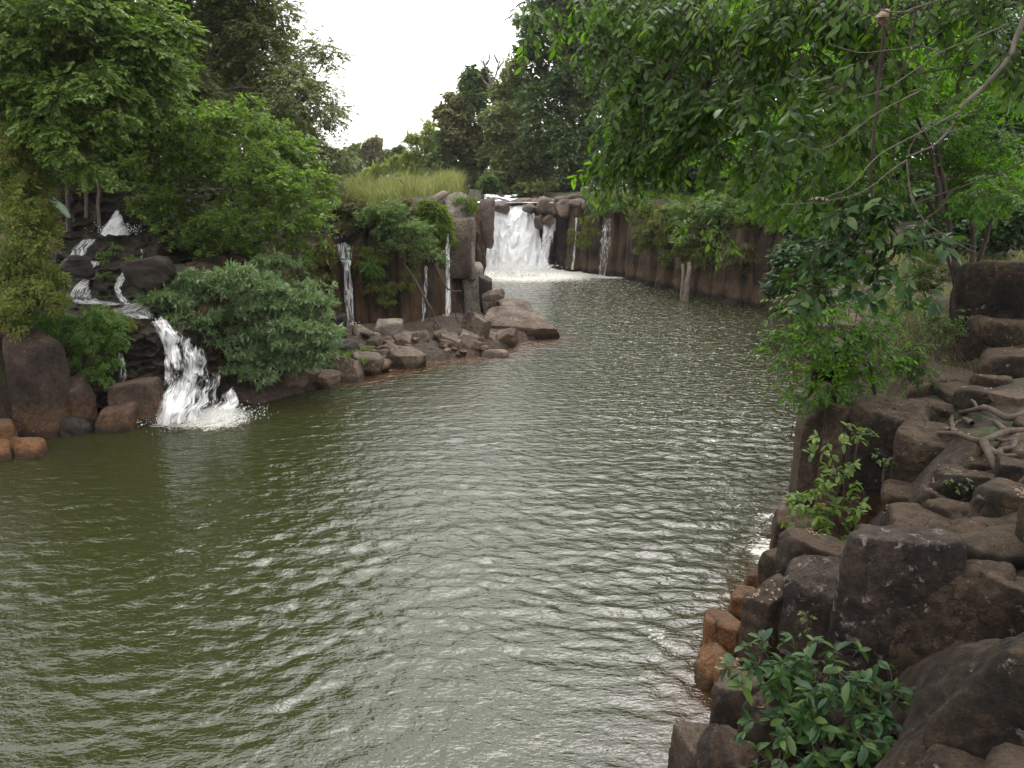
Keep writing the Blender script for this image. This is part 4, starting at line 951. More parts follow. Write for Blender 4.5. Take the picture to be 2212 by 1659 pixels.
    # thin trunks and the pump on the beam above the cascade hollow
    for i, (x0, x1, y0, y1, lb) in enumerate(((140,147,300,500,'thin grey stem standing left of the topmost splash'),(178,186,330,470,'thin stem right behind the left thin stem, above the splash'),(205,214,330,490,'slim dark stem close to the topmost splash'))):
        t = thing('sapling', lb, 'tree'); mb = MB(); tube(mb, [at_y(x1, y1, 32.5), at_y((x0+x1)/2+2, (y0+y1)/2, 32.5), at_y(x0, y0, 32.6)], .075, .05, 14, 6, wob=.15, seed=i); mb.build('trunk', M['barkgrey'], t)
        foliage_mesh('crown', t, px_clumps([(x0, y0-10, 35)], 32.6), 260, .2, LEAFW, M['l_mid'], 70+i)
    t = thing('fallen_trunk', 'dark fallen trunk lying like a beam over the cascade hollow', 'log')
    mb = MB(); tube(mb, [at_y(110, 408, 33.6), at_y(260, 414, 33.8), at_y(400, 418, 34)], .17, .12, 20, 8, wob=.1, seed=4); mb.build('bark', M['bark'], t)
    t = thing('water_pump', 'small black pump with a bent pipe standing on the fallen trunk', 'pump')
    p = at_y(260, 408, 33.8); mb = MB(); tube(mb, [p, p+np.array([0,0,.45])], .10, .10, 6, 10, prof=[.13,.13,.09,.12,.1,.05]); mb.build('body', M['black'], t)
    mb = MB(); tube(mb, [p+np.array([.05,0,.3]), p+np.array([.5,0,.32]), at_y(300,400,33.8), at_y(330,412,33.7)], .035, .035, 14, 6); mb.build('pipe', M['black'], t)
    mb = MB(); tube(mb, [p+np.array([0,0,.3]), p+np.array([-.3,0,.34]), p+np.array([-.42,0,.1])], .03, .03, 8, 6); mb.build('spout', M['black'], t)

def broad_leaf(parent, pts, w, m, n=16):
    C = spline(pts, n); T = nrm(np.gradient(C, axis=0)); S = nrm(np.cross(T, [[0, 0, 1.]])); t = np.linspace(0, 1, n)
    ww = w*np.sin(pi*np.clip(t*.92+.06, 0, 1))**.6; u = np.array([-1, -.5, 0, .5, 1])
    G = C[:, None]+S[:, None]*ww[:, None, None]*u[None, :, None]; G[..., 2] += -.35*ww[:, None]*(np.abs(u)[None])+.02*np.sin(t*60)[:, None]*np.abs(u)[None]
    mb = MB(); mb.add(G.reshape(-1, 3), grid_faces(n, 5)); return mb.build('leaf', m, parent)

def blade_arrays(P, h, w, seed, droop=.5, lean=.35, per=1):
    rng = np.random.default_rng(seed); P = np.repeat(np.asarray(P, float), per, 0); n = len(P)
    a = rng.uniform(0, 2*pi, n); L = np.repeat(np.asarray(h, float), per) if np.ndim(h) else h; L = L*rng.uniform(.55, 1.15, n); k = 5; t = np.linspace(0, 1, k)
    ln = lean*rng.uniform(.3, 1.3, n)
    dx = np.cos(a)[:, None]*(ln[:, None]*t+droop*rng.uniform(.3, 1, n)[:, None]*t**2)*L[:, None]; dy = np.sin(a)[:, None]*(ln[:, None]*t+droop*rng.uniform(.3, 1, n)[:, None]*t**2)*L[:, None]
    dz = (t-droop*.55*t**2.2)[None]*L[:, None]
    C = P[:, None]+np.stack([dx, dy, dz], -1); s = np.stack([-np.sin(a), np.cos(a), a*0], -1)
    wd = (w*(1-t**1.6))[None, :, None]*.5
    V = np.stack([C-s[:, None]*wd, C+s[:, None]*wd], 2).reshape(n, -1, 3)
    F = np.array([[2*i, 2*i+1, 2*i+3, 2*i+2] for i in range(k-1)])
    return V.reshape(-1, 3), (F[None]+np.arange(n)[:, None, None]*2*k).reshape(-1, 4)
def blades(parent, name, P, h, w, m, seed, droop=.5, lean=.35, per=4):
    mb = MB(); mb.add(*blade_arrays(P, h, w, seed, droop, lean, per)); return mb.build(name, m, parent)
left_trees()

# ---- island: dry grass on top, shrubs and moss on the face, logs and dead branches
def tuft_pts(rng, n, box, cond, r=.3, per=14):
    P = []
    while len(P) < n:
        x, y = rng.uniform(box[0], box[1]), rng.uniform(box[2], box[3])
        if cond(np.array([[x, y]])): P.append((x, y))
    P = np.array(P); P = np.repeat(P, per, 0)+rng.normal(0, r, (n*per, 2)); return np.c_[P, ground_h(P)-.05]
def island():
    rng = np.random.default_rng(21)
    def ok(p): d = sdf(p, GORGE)[0]; return .35 < d < 18 and fbm(np.array([[p[0, 0]*.25, p[0, 1]*.25, 0]]), 8, 2)[0] > -.22 and sdf(p, RIVER)[0] > .8
    P = tuft_pts(rng, 560, (-26, -2.6, 41.5, 70), ok, .38, 40)
    P[:, 2] += .42*sstep(2.6, 1.8, sdf(P[:, :2], GORGE))
    hh = 1.4*(.72+1.0*np.clip(fbm(np.c_[P[:, :2]*.42, P[:, 2]*0], 15, 2)+.25, -.2, 1))
    lg = np.hypot(P[:, 0]+4.3, (P[:, 1]-45.5)*.6); k = lg > 1.3; P, hh = P[k], hh[k]
    mb = MB(); mb.add(*blade_arrays(P, hh, .026, 5, .55, .38, 1))
    tag(mb.build('dry_grass', M['l_grass']), 'tall dry yellow green grass covering the top of the island', 'grass', kind='stuff')
    def ok2(p): d = sdf(p, GORGE)[0]; return .0 < d < 5 and p[0, 1] > 44 and p[0, 0]+(p[0, 1]-66)*.5 > 8.5
    P = tuft_pts(rng, 260, (3, 24, 44, 76), ok2, .35, 30); P[:, 2] += .30*sstep(2.6, 1.8, sdf(P[:, :2], GORGE))
    mb = MB(); mb.add(*blade_arrays(P, .75, .022, 6, .75, .45, 1))
    tag(mb.build('bank_grass', M['l_green_grass']), 'loose green grass along the top of the far right cliff', 'grass', kind='stuff')
    mounds = [ # label, px clumps, Y, material, n, size, droop
     ('rounded bright green grass mound spilling over the cliff top', [(940,475,32),(915,490,28),(950,510,24),(930,455,24)], 42.7, 'l_green_grass', 4600, .34, .5),
     ('small green cushion of grass right of the log', [(1000,440,20),(985,448,14),(1012,448,14)], 45.3, 'l_green_grass', 900, .25, .3),
     ('brown grass curtain hanging left of the two step fall', [(690,545,24),(675,575,24),(690,605,22),(672,620,20)], 40.2, 'l_grass', 2200, .3, .9),
     ('yellow green grass tuft beside the upper step of the two step fall', [(703,530,14),(708,560,10),(706,600,12),(700,640,14)], 40.0, 'l_moss', 1200, .3, .7),
     ('reddish dry tangle on the cliff top left of the grass mound', [(760,455,34),(745,490,24),(800,460,26),(830,470,22),(870,450,24)], 41.6, 'l_brown', 4200, .28, .5),
     ('green moss curtain down the cliff below the island shrub', [(810,545,26),(800,590,24),(812,620,18),(790,570,18)], 40.8, 'l_moss', 2000, .25, .8),
     ('strap leaved tuft on the cliff face under the moss curtain', [(803,576,16)], 40.3, 'l_fern', 400, .4, .8),
     ('low moss patch halfway down the cliff face', [(840,645,18),(845,620,14)], 40.7, 'l_moss', 700, .2, .8),
     ('mossy strip beside the pale capping block', [(985,520,9),(988,536,9)], 44.4, 'l_moss', 600, .22, .8),
     ('moss curtain left of the beaded trickle', [(885,590,16),(880,615,14),(890,565,14)], 40.9, 'l_moss', 800, .22, .8)]
    for i, (lb, cl, Y, m, n, sz, dr) in enumerate(mounds):
        t = thing('grass_mound' if 'grass' in lb.split(' ')[1]+lb.split(' ')[2]+lb.split(' ')[3] else 'moss_clump', lb, 'grass' if 'grass' in lb else 'moss')
        foliage_mesh('blades', t, px_clumps(cl, Y, depth=.7, seed=i), n, sz, LEAFN, M[m], 40+i, droop=dr, k_sub=12, shell=.5, up_bias=.5)
    shrubs = [
     ('grey green shrub growing out of the cliff face above the dead branches', [(830,462,30),(865,480,32),(895,500,32),(850,510,32),(920,530,24),(885,535,26),(795,475,28),(820,488,30),(940,545,14),(955,560,9)], 40.4, 'l_bright', 2000),
     ('dark leafy shrub at the cliff foot of the shrubby face', [(745,560,10),(760,545,12)], 40.6, 'l_mid', 60)]
    for i, (lb, cl, Y, m, n) in enumerate(shrubs):
        t = thing('cliff_shrub', lb, 'shrub'); c = px_clumps(cl, Y, depth=.8, seed=i)
        spray_mesh('crown', t, c, n, [make_spray(9, .3, .13, LEAF4, 90+s, .15, True) for s in range(3)], [M['l_shrub' if i == 0 else m], M['bark']], 60+i, droop=.1, shell=.5, layer=.2)
        limbs(t, at_y(cl[0][0]+20, cl[0][1]+60, Y+1), c, .05, M['bark'], 30+i, every=2, wob=.2, name='stem')
    t = thing('log', 'grey weathered log lying on the grass at the cliff edge', 'log')
    mb = MB(); tube(mb, [at_y(930,436,45.2), at_y(948,425,45.5), at_y(968,415,46.0)], .20, .2, 12, 10, wob=.05, seed=2, prof=[.02,.19,.2,.21,.2,.19,.02]); mb.build('bark', M['wood'], t)
    t = thing('driftwood_branch', 'bent bare branch sticking up out of the grass behind the log', 'branch')
    mb = MB(); tube(mb, [at_y(858,387,52), at_y(868,390,52), at_y(880,400,52), at_y(890,412,52)], .10, .12, 14, 6, wob=.1, seed=3); tube(mb, [at_y(868,390,52), at_y(872,386,52)], .05, .02, 5, 5); mb.build('wood', M['wood'], t)
    t = thing('dead_branch', 'long brown dead branch leaning from the shrub down to the rubble', 'branch')
    mb = MB(); tube(mb, [at_y(872,568,39.8), at_y(905,620,39.0), at_y(935,672,38.4), at_y(952,712,38.0)], .05, .07, 30, 6, wob=.25, seed=5)
    for i, (a, b, c) in enumerate((((934,668),(925,690),(905,712)),((930,660),(940,690),(938,720)),((944,690),(930,712),(918,722)),((948,700),(965,722),(975,735)))): tube(mb, [at_y(*a, 38.4), at_y(*b, 38.2), at_y(*c, 38)], .03, .012, 12, 5, wob=.15, seed=20+i)
    mb.build('wood', M['bark'], t)
    t = thing('dead_branch', 'crooked dead branch with twigs hanging in front of the narrow fall', 'branch')
    mb = MB(); tube(mb, [at_y(940,570,40), at_y(955,605,39.6), at_y(970,625,39.4), at_y(998,628,39.2)], .05, .035, 24, 6, wob=.2, seed=7)
    for i, p in enumerate(([(975,628),(985,665),(990,700),(1012,728)],[(980,645),(995,665),(1008,682)],[(985,660),(1000,680),(1010,690)],[(986,685),(1000,705),(1020,738)],[(978,630),(982,660),(972,690)])): tube(mb, [at_y(x, y, 39.2) for x, y in p], .03, .012, 14, 5, wob=.18, seed=30+i)
    mb.build('wood', M['bark'], t)
    t = thing('dead_branch', 'fallen twiggy branch lying on the rubble below the two step fall', 'branch')
    mb = MB(); tube(mb, [at_z(780,752,.6), at_z(800,740,.9)], .05, .03, 10, 5, wob=.1, seed=8); tube(mb, [at_z(870,722,.5), at_z(900,735,.4), at_z(940,752,.3), at_z(980,765,.2)], .03, .015, 16, 5, wob=.3, seed=9); tube(mb, [at_z(790,745,.5), at_z(815,770,.3), at_z(850,790,.1)], .025, .01, 16, 5, wob=.3, seed=10); mb.build('wood', M['bark'], t)
    rg = np.random.default_rng(2)
    P = [at_z(rg.uniform(655, 800), rg.uniform(752, 790), .55) for _ in range(90)]
    t = thing('shore_grass', 'patch of fresh green grass on the rubble beside the bush', 'grass'); blades(t, 'blades', P, .42, .02, M['l_green_grass'], 4, per=26, lean=.6)
island()

# ---- far right cliff: moss cushions, shrubs, dead tree in the water
def right_cliff():
    L = [('slim hanging moss strip left of the thread of water', [(1236,500,8),(1234,515,7)], 68.6, 300, .3),
     ('tall moss cushion beside the thread of water', [(1265,475,14),(1268,505,18),(1262,520,14),(1282,500,12)], 67.6, 1200, .3),
     ('round moss cushion on the cliff right of the stepped fall', [(1390,500,20),(1395,520,16),(1378,540,9)], 60.2, 1300, .28),
     ('big brown moss cushion on the cliff edge', [(1400,465,34),(1430,470,24),(1382,480,18)], 61.0, 2200, .3),
     ('long moss beard hanging right of the round moss cushion', [(1440,500,26),(1450,530,22),(1440,560,14),(1425,480,22)], 58.4, 2000, .3),
     ('double moss beard above the drowned dead tree', [(1478,540,18),(1485,520,20),(1505,560,16),(1475,570,10)], 55.6, 1600, .28),
     ('small moss tongue right of the drowned dead tree', [(1530,570,22),(1520,545,20),(1545,590,12)], 54.4, 1300, .28),
     ('rusty moss curtain on the cliff under the leaves', [(1600,545,30),(1640,570,30),(1580,560,24),(1660,600,18)], 51.0, 2400, .3)]
    for i, (lb, cl, Y, n, sz) in enumerate(L):
        t = thing('moss_clump', lb, 'moss', 'moss cushions on the far cliff')
        foliage_mesh('moss', t, px_clumps(cl, Y, depth=.7, seed=i), n, sz, LEAFN, M['l_moss' if i not in (3, 7) else 'l_brown'], 80+i, droop=.9, k_sub=14, shell=.55, up_bias=.3)
    rg = np.random.default_rng(31); E = spline([(7.5,68.6,6.3),(9.2,66.0,6.3),(11.2,60.3,6.3),(13.1,55.1,6.2),(14.9,52.2,6.1),(16.8,48.9,6.0)], 21)
    for i, p in enumerate(E):
        t = thing('edge_plant', 'shaggy green plant clump spilling over the top edge of the far cliff', 'plant', 'plant clumps along the far cliff edge')
        c = [(p+np.array([rg.uniform(-.5, .2), rg.uniform(-.5, .5), rg.uniform(-.75, .15)]), np.array([1, 1, .9])*rg.uniform(.35, .75)) for _ in range(3)]
        foliage_mesh('foliage', t, c, 900, .24, LEAFN if i % 3 else LEAFW, M[('l_moss', 'l_shrub', 'l_green_grass')[i % 3]], 700+i, droop=.7, k_sub=12, shell=.5)
    t = thing('drowned_tree', 'dead forked tree trunk standing in the river against the far cliff', 'tree')
    mb = MB(); tube(mb, [at_y(1480,652,52.8)-np.array([0,0,.4]), at_y(1484,610,52.8), at_y(1490,565,53)], .26, .15, 16, 8, wob=.1, seed=1); mb.build('trunk', M['wood'], t)
    mb = MB(); tube(mb, [at_y(1472,650,52.9)-np.array([0,0,.3]), at_y(1474,605,52.9), at_y(1476,570,53.1)], .14, .10, 14, 7, wob=.1, seed=2); mb.build('limb', M['wood'], t)
    S = [('pale green tall grass tuft on top of the far cliff', [(1590,415,24),(1600,400,18),(1575,430,20)], 57, 'l_green_grass', 1500, .5, .1),
     ('small leafy shrub hanging from the far cliff edge above the drowned tree', [(1480,500,22),(1500,470,26),(1520,500,22),(1465,520,16),(1530,470,22)], 54.6, 'l_shrub', 1500, .2, .3),
     ('dense green scrub covering the far cliff top near the tall grass tuft', [(1540,440,34),(1580,470,36),(1630,480,36),(1620,520,30),(1560,510,28),(1670,520,36),(1690,560,30)], 53, 'l_shrub', 9000, .18, .3)]
    for i, (lb, cl, Y, m, n, sz, dr) in enumerate(S):
        t = thing('scrub' if i else 'grass_tuft', lb, 'grass' if i == 0 else 'shrub'); foliage_mesh('crown' if i else 'blades', t, px_clumps(cl, Y, seed=i, jit=.4), n, sz, LEAFN if i == 0 else LEAFW, M[m], 90+i, droop=dr, k_sub=14)
    t = thing('banana_plant', 'upright banana leaves behind the pale grass tuft on the far cliff', 'plant')
    for a, b in (((1600,405),(1596,380)),((1604,405),(1614,378)),((1606,408),(1630,392))): broad_leaf(t, [at_y(*a, 58), (at_y(*a, 58)+at_y(*b, 58))/2+[0, 0, .05], at_y(*b, 58)], .22, M['l_banana'])
right_cliff()

# ---- far trees beyond the falls
def far_tree(label, name, cl, Y, m, n, leaf, base, r, seed, group='trees beyond the falls', k_sub=16, T=LEAFW, bark='bark', every=6, depth=.9):
    t = thing(name, label, 'tree', group); c = px_clumps(cl, Y, jit=2.5, seed=seed, depth=depth, sat=2)
    foliage_mesh('crown', t, c, int(n*1.8), leaf, T, M[m], seed, droop=.3, k_sub=k_sub+6, sub_r=.36, shell=.5, core=leaf*2.6, zf=.6)
    b = at_y(base[0], base[1], Y); limbs(t, b, c, r, M[bark], seed+1, every=every, wob=1.0, min_r=.08)
    return t
def far_trees():
    g = far_tree
    g('huge dark green tree towering over the far bank right of the sky gap', 'forest_tree', [(1152,58,30),(1142,108,26),(1205,-40,70),(1300,-50,80),(1185,30,52),(1240,10,70),(1300,40,80),(1165,85,45),(1215,110,60),(1285,130,75),(1170,160,42),(1225,195,60),(1150,210,34),(1290,220,70),(1185,265,55),(1250,290,65),(1310,300,60),(1215,345,52),(1280,365,52),(1165,320,36),(1240,395,40)], 100, 'l_deep', 26000, .5, (1250,420), .8, 101)
    g('olive tree draped with vines left of the huge dark tree', 'forest_tree', [(1110,150,26),(1125,185,32),(1090,210,34),(1120,240,36),(1075,265,36),(1110,290,40),(1140,320,40),(1070,330,36),(1110,350,40),(1150,370,34),(1090,385,34),(1130,400,28),(1125,135,16),(1160,350,40),(1170,390,34)], 104, 'l_olive', 15000, .45, (1110,420), .6, 103)
    g('dark round crowned tree standing out against the sky', 'forest_tree', [(1018,170,24),(1040,165,22),(1005,195,22),(1030,200,30),(1045,190,20),(1020,225,26)], 108, 'l_deep', 4200, .45, (1030,400), .5, 105)
    g('brownish vine covered tree below the round crowned tree', 'forest_tree', [(985,225,28),(965,255,24),(1000,265,34),(975,290,30),(1015,310,36),(985,335,32),(1045,300,30),(955,240,16),(1040,350,34),(1000,375,30)], 107, 'l_brown', 9000, .42, (1000,400), .5, 107)
    g('dark shaggy tree at the left end of the tall forest', 'forest_tree', [(958,330,22),(945,360,24),(970,370,26),(960,390,22),(955,300,18),(990,390,24),(935,385,20),(1060,395,26),(1035,385,20)], 105, 'l_deep', 5200, .42, (955,405), .45, 109)
    g('rounded green bush at the water edge above the falls', 'bush', [(1055,392,17),(1068,398,14),(1042,400,12)], 97, 'l_mid', 1300, .35, (1055,410), .15, 111)
    g('second green bush under the forest above the falls', 'bush', [(1160,405,16),(1190,402,18),(1120,408,12)], 97, 'l_olive', 1300, .35, (1170,415), .15, 112)
    g('yellow green bamboo clump beside the tall forest', 'bamboo', [(925,290,18),(940,310,20),(905,315,18),(920,340,24),(890,335,16),(940,350,20),(900,365,22),(885,300,10),(930,270,10),(880,355,18),(915,385,18)], 122, 'l_bamboo', 6000, .6, (920,400), .15, 113, T=LEAFN)
    g('low yellow green bamboo left of the bamboo clump', 'bamboo', [(850,365,20),(825,372,18),(800,378,16),(870,380,18),(790,385,12),(855,350,12)], 128, 'l_bamboo', 3600, .55, (850,395), .15, 115, T=LEAFN)
    g('dark green shrubbery in front of the bamboo', 'bush', [(860,392,16),(885,396,15),(905,400,14),(835,396,12),(925,402,13)], 112, 'l_deep', 2200, .4, (880,410), .15, 117)
    g('pale brown bare looking tree in the distance', 'distant_tree', [(800,318,20),(790,335,18),(815,335,18),(803,350,18),(812,312,12),(828,345,12)], 190, 'l_brown', 2600, .7, (803,385), .5, 119)
    g('bluish distant tree at the left of the far skyline', 'distant_tree', [(765,330,16),(750,345,22),(775,350,16),(740,365,22),(765,375,18)], 210, 'l_deep', 2600, .8, (760,390), .5, 121)
    g('small distant dark tree at the right of the far skyline', 'distant_tree', [(845,335,12),(862,325,10),(850,350,14),(870,340,10)], 200, 'l_deep', 1500, .7, (855,385), .4, 123)
    g('low distant thicket below the pale brown tree', 'distant_tree', [(780,385,14),(755,390,14),(810,390,14),(730,392,12)], 170, 'l_mid', 1500, .6, (780,395), .3, 125)
    t = thing('bare_tree', 'leafless dead tree with pale crooked limbs above the forest', 'tree', 'trees beyond the falls')
    mb = MB(); Y = 106
    tube(mb, [at_y(1075,260,Y), at_y(1070,215,Y), at_y(1062,190,Y)], .35, .22, 12, 6, wob=.3, seed=1); mb.build('trunk', M['wood'], t)
    mb = MB()
    for i, p in enumerate(([(1062,190),(1056,165),(1050,140),(1046,118)],[(1060,180),(1072,160),(1078,135),(1076,118)],[(1053,150),(1044,135),(1040,120)],[(1050,140),(1058,125),(1060,112)],[(1075,150),(1084,138),(1088,124)],[(1062,190),(1045,175),(1038,160)],[(1066,200),(1080,188),(1086,170)],[(1076,135),(1068,122),(1070,115)])): tube(mb, [at_y(x, y, Y) for x, y in p], .16, .05, 14, 5, wob=.4, seed=40+i)
    mb.build('limb', M['wood'], t)
    # forest standing on the right plateau
    F = [('dark forest tree behind the hanging leaves, nearest the huge dark tree', [(1370,40,80),(1430,90,80),(1350,130,60),(1400,180,80),(1360,240,60),(1420,290,70),(1360,340,50),(1400,390,45),(1470,180,60)], 80, 'l_deep', 14000, .45, (1400,430)),
     ('dark forest tree above the pale grass tuft of the far cliff', [(1510,60,95),(1590,130,95),(1500,200,85),(1560,270,85),(1480,310,65),(1540,370,62),(1480,395,45),(1430,405,34),(1530,415,40),(1620,340,70),(1610,30,90)], 68, 'l_dark', 14000, .4, (1550,430)),
     ('shaded forest tree behind the middle of the hanging canopy', [(1700,60,120),(1780,160,120),(1690,230,100),(1740,340,100),(1660,420,62),(1740,450,70)], 56, 'l_dark', 13000, .36, (1720,520)),
     ('deep green forest tree behind the bare grey twigs', [(1900,80,130),(1980,200,130),(1880,300,110),(1960,400,100),(1850,460,75)], 46, 'l_deep', 13000, .3, (1930,540)),
     ('deep green forest tree at the right frame edge', [(2130,120,120),(2200,260,120),(2110,330,100),(2180,430,90),(2080,470,60)], 38, 'l_dark', 12000, .26, (2150,540)),
     ('bluish leafed undergrowth tree below the forest at the right frame edge', [(2050,450,60),(2110,500,55),(2180,490,60),(2000,520,45),(2230,470,60)], 31, 'l_dark', 6000, .2, (2120,560)),
     ('shadowed bush at the far end of the path', [(1760,500,60),(1820,540,50),(1720,560,50),(1790,590,46),(1690,610,36)], 40, 'l_dark', 6000, .22, (1790,640))]
    G = [('dense tree filling the gap behind the bright green tree', [(20,40,130),(130,150,120),(40,260,110),(240,60,110),(200,260,100),(300,180,100),(90,340,70),(280,330,70),(200,400,40),(300,385,45),(250,395,36),(340,380,40)], 42, 'l_mid', 15000, .3, (140,450)),
     ('dense olive tree behind the feathery tree and the pump', [(380,90,100),(470,70,90),(420,220,100),(520,190,90),(340,290,80),(460,330,80),(560,300,70),(620,250,50),(400,390,50)], 56, 'l_olive', 15000, .34, (440,440)),
     ('dense tree with its crown low behind the overhanging tree', [(600,370,50),(660,390,40),(560,420,60),(480,430,60),(690,400,30)], 50, 'l_olive', 7000, .28, (600,440))]
    G += [('tallest forest tree at the upper left, crown running out of the frame', [(60,-120,170),(230,-140,150),(390,-70,110),(100,-330,180),(290,-330,150),(40,-520,170),(200,-520,160),(-150,-200,190),(-150,-430,190),(-340,-80,200),(-340,-350,200),(-320,130,180)], 40, 'l_mid', 15000, .32, (180,440))]
    for i, (lb, cl, Y, m, n, lf, b) in enumerate(G):
        far_tree(lb, 'forest_tree', cl, Y, m, n, lf, b, .4, 260+i*3, group='forest behind the left bank', k_sub=18)
    F += [('tall forest tree closing the top of the photo above the bare twigs', [(1450,-60,130),(1600,-40,130),(1750,-60,140),(1900,-40,140),(1700,80,130),(1850,120,130),(1560,60,120)], 74, 'l_deep', 16000, .5, (1700,430)),
     ('tall forest tree closing the upper right corner of the photo', [(2050,-80,150),(2200,-60,160),(2060,60,140),(2220,120,150),(2000,180,130),(2150,260,140),(2280,300,130)], 58, 'l_deep', 16000, .42, (2150,480))]
    for i, (lb, cl, Y, m, n, lf, b) in enumerate(F):
        far_tree(lb, 'undergrowth_tree' if i in (5, 6) else 'forest_tree', cl, Y, m, n, lf, b, .15 if i in (5, 6) else .5, 200+i*3, group='forest on the right plateau', k_sub=18)
far_trees()

# ---- right bank: tree by the path, hanging canopy, shrubs
def right_bank():
    t = thing('thin_stemmed_tree', 'slender tree with several bare reddish stems rooted beside the path', 'tree')
    b = at_z(2076, 728, 3.35); Y = b[1]
    for i, p in enumerate(([(2076,735),(2072,640),(2055,540),(2040,440),(2030,330)],[(2082,735),(2090,640),(2100,540),(2098,440)],[(2074,735),(2066,620),(2030,500),(1985,400)],[(2086,735),(2096,620),(2128,520),(2150,430)])):
        mb = MB(); tube(mb, [at_y(x, y, Y+.1*i) for x, y in p], .12-.012*i, .05, 26, 7, wob=.12, seed=i+1); mb.build('trunk' if i == 0 else 'stem', M['bark'], t)
    c = px_clumps([(1700,300,70),(1780,270,75),(1860,260,70),(1950,290,70),(2030,280,70),(2110,330,70),(2190,340,60),(1740,380,70),(1830,370,70),(1930,390,60),(2060,390,60),(2140,400,60),(1680,430,50),(1770,450,50),(1650,350,50),(2200,420,45),(1880,180,80),(1780,170,80),(2100,180,70),(1990,150,80),(2190,200,60)], 23.5, jit=2.0, seed=14, flat=.7)
    spray_mesh('crown', t, c, 3800, SP_L, [M['l_lit'], M['bark']], 31, droop=.3, k_sub=10, size=(.8, 1.3))
    limbs(t, at_y(2035, 430, Y), c, .10, M['bark'], 32, top=at_y(1980, 250, Y), every=2, wob=.3, min_r=.025, name='limb', lname='branch')
    # hanging canopy of the big tree that stands outside the frame
    t = thing('canopy_tree', 'big tree whose long leaved branches hang over the river from the upper right', 'tree')
    cl = [(1150,48,22,12),(1185,68,16,12),(1130,88,9,12),(1235,40,26,12),(1205,92,9,12),(1310,30,44,12.5),(1390,40,60,12.5),(1330,100,42,12.5),(1420,120,60,12.5),(1350,170,40,12.3),(1410,200,55,12),(1350,250,40,12),(1400,280,50,12),(1345,320,36,12),(1310,380,32,12),(1370,350,40,12),(1290,405,18,12),(1345,420,22,12),(1480,60,65,12),(1560,90,70,12),(1490,160,65,12),(1570,190,70,11.5),(1470,250,60,11.8),(1540,280,60,11.5),(1450,330,48,11.8),(1520,360,50,11.5),(1620,250,50,11),(1650,120,70,11),(1740,80,70,10.5),(1620,30,70,11),(1720,180,60,10.5),(1700,330,50,10.5),(1600,350,40,11),(1500,520,16,11),(1545,490,14,11),(1560,545,12,11),(1660,420,30,10.5),(1840,60,70,10),(1900,120,60,9.5),(1830,190,55,9.5),(1800,330,50,9.5),(1760,430,40,9.5),(2060,60,80,9.5),(2160,120,70,9)]
    c = px_clumps(cl, 12, depth=1.0, flat=.95, dy=-38)
    spray_mesh('crown', t, c, 1600, SP_H, [M['l_canopy'], M['bark']], 33, droop=.75, k_sub=7, sub_r=.36, shell=.35, size=(.55, 1.0), smooth=True)
    b = np.array([11.5, 8.5, gh(11.5, 8.5)]); limbs(t, b, c, .45, M['bark'], 34, top=np.array([5.5, 11.5, 15.5]), every=4, wob=.5, min_r=.02, lf=.06, kmin=22)
    # shade canopy overhead, out of view, belonging to the same tree
    cc = [(np.array(p, float), np.array([2.6, 2.6, 1.5])) for p in ((9,6,15),(12,9,16),(6.5,8,15.5),(10,12,16),(7,4,15),(13,5,15),(11,2,14.5),(14,12,15),(8,15,17.5),(12,16,16.5),(5,5,15.5),(4.5,10,17),(6,1,15),(9,-2,15),(15,8,15),(16,15,16.5),(10,19,19),(14,20,18))]
    foliage_mesh('upper_crown', t, cc, 26000, .26, LEAFW, M['l_canopy'], 35, k_sub=14)
    t = thing('leafy_branch', 'spray of large glossy leaves hanging in front of the path, largest leaves on the right', 'branch')
    c = px_clumps([(1850,420,45,9),(1900,400,40,8.8),(1950,440,35,8.6),(1870,480,40,9),(1920,520,40,8.8),(1980,500,36,8.6),(1960,560,34,8.6),(1900,600,30,8.9),(1840,560,36,9.2),(1800,610,34,9.4),(1990,610,26,8.6),(1740,590,34,9.6),(1780,540,34,9.4),(1640,240,30,9),(1700,220,34,9),(1680,160,30,9),(1750,260,30,9)], 9, depth=.8)
    spray_mesh('foliage', t, c, 150, SP_N, [M['l_near'], M['bark']], 36, droop=.6, k_sub=6, shell=.2, size=(.75, 1.05), smooth=True)
    mb = MB()
    for i, p in enumerate(([(2300,300),(2150,380),(2000,430),(1870,470),(1760,560)],[(2060,410),(1980,500),(1920,570)],[(2300,120),(2000,150),(1760,200),(1650,230)])): tube(mb, [at_y(x, y, 9.2) for x, y in p], .012, .006, 24, 5, wob=.15, seed=60+i)
    mb.build('stem', M['bark'], t)
    # bare grey twigs
    t = thing('bare_branch', 'bare grey branch forking into long leafless twigs across the upper right', 'branch')
    mb = MB()
    LN = [([(2260,-60),(2200,70),(2180,120),(2130,180),(2075,240)],.045,.028),([(2075,240),(2040,290),(2000,325),(1960,340)],.022,.012),([(2160,60),(2110,80),(2040,110),(1980,150),(1900,195),(1840,208)],.016,.006),([(2040,115),(1990,100),(1930,108),(1860,115),(1790,98)],.011,.005),
     ([(2075,240),(1990,285),(1900,335),(1840,400),(1790,430)],.018,.006),([(1960,200),(2000,190),(2030,215)],.008,.006),([(1990,195),(1900,240),(1830,290),(1770,322),(1720,310)],.013,.005),([(1960,345),(1920,370),(1850,420),(1740,440),(1670,442)],.014,.005),([(1960,338),(1970,310),(2000,270),(2060,255),(2140,240)],.010,.004),
     ([(1958,345),(1968,420),(2000,480),(2060,520),(2110,545)],.014,.005),([(1950,530),(2000,520),(2020,505),(2110,535)],.008,.004),([(2150,-40),(2000,10),(1950,26),(1905,20)],.018,.012)]
    for i, (p, r0, r1) in enumerate(LN): tube(mb, [at_y(x, y, 8.4) for x, y in p], r0*.6, r1*.7, 30, 6, wob=.05, seed=80+i)
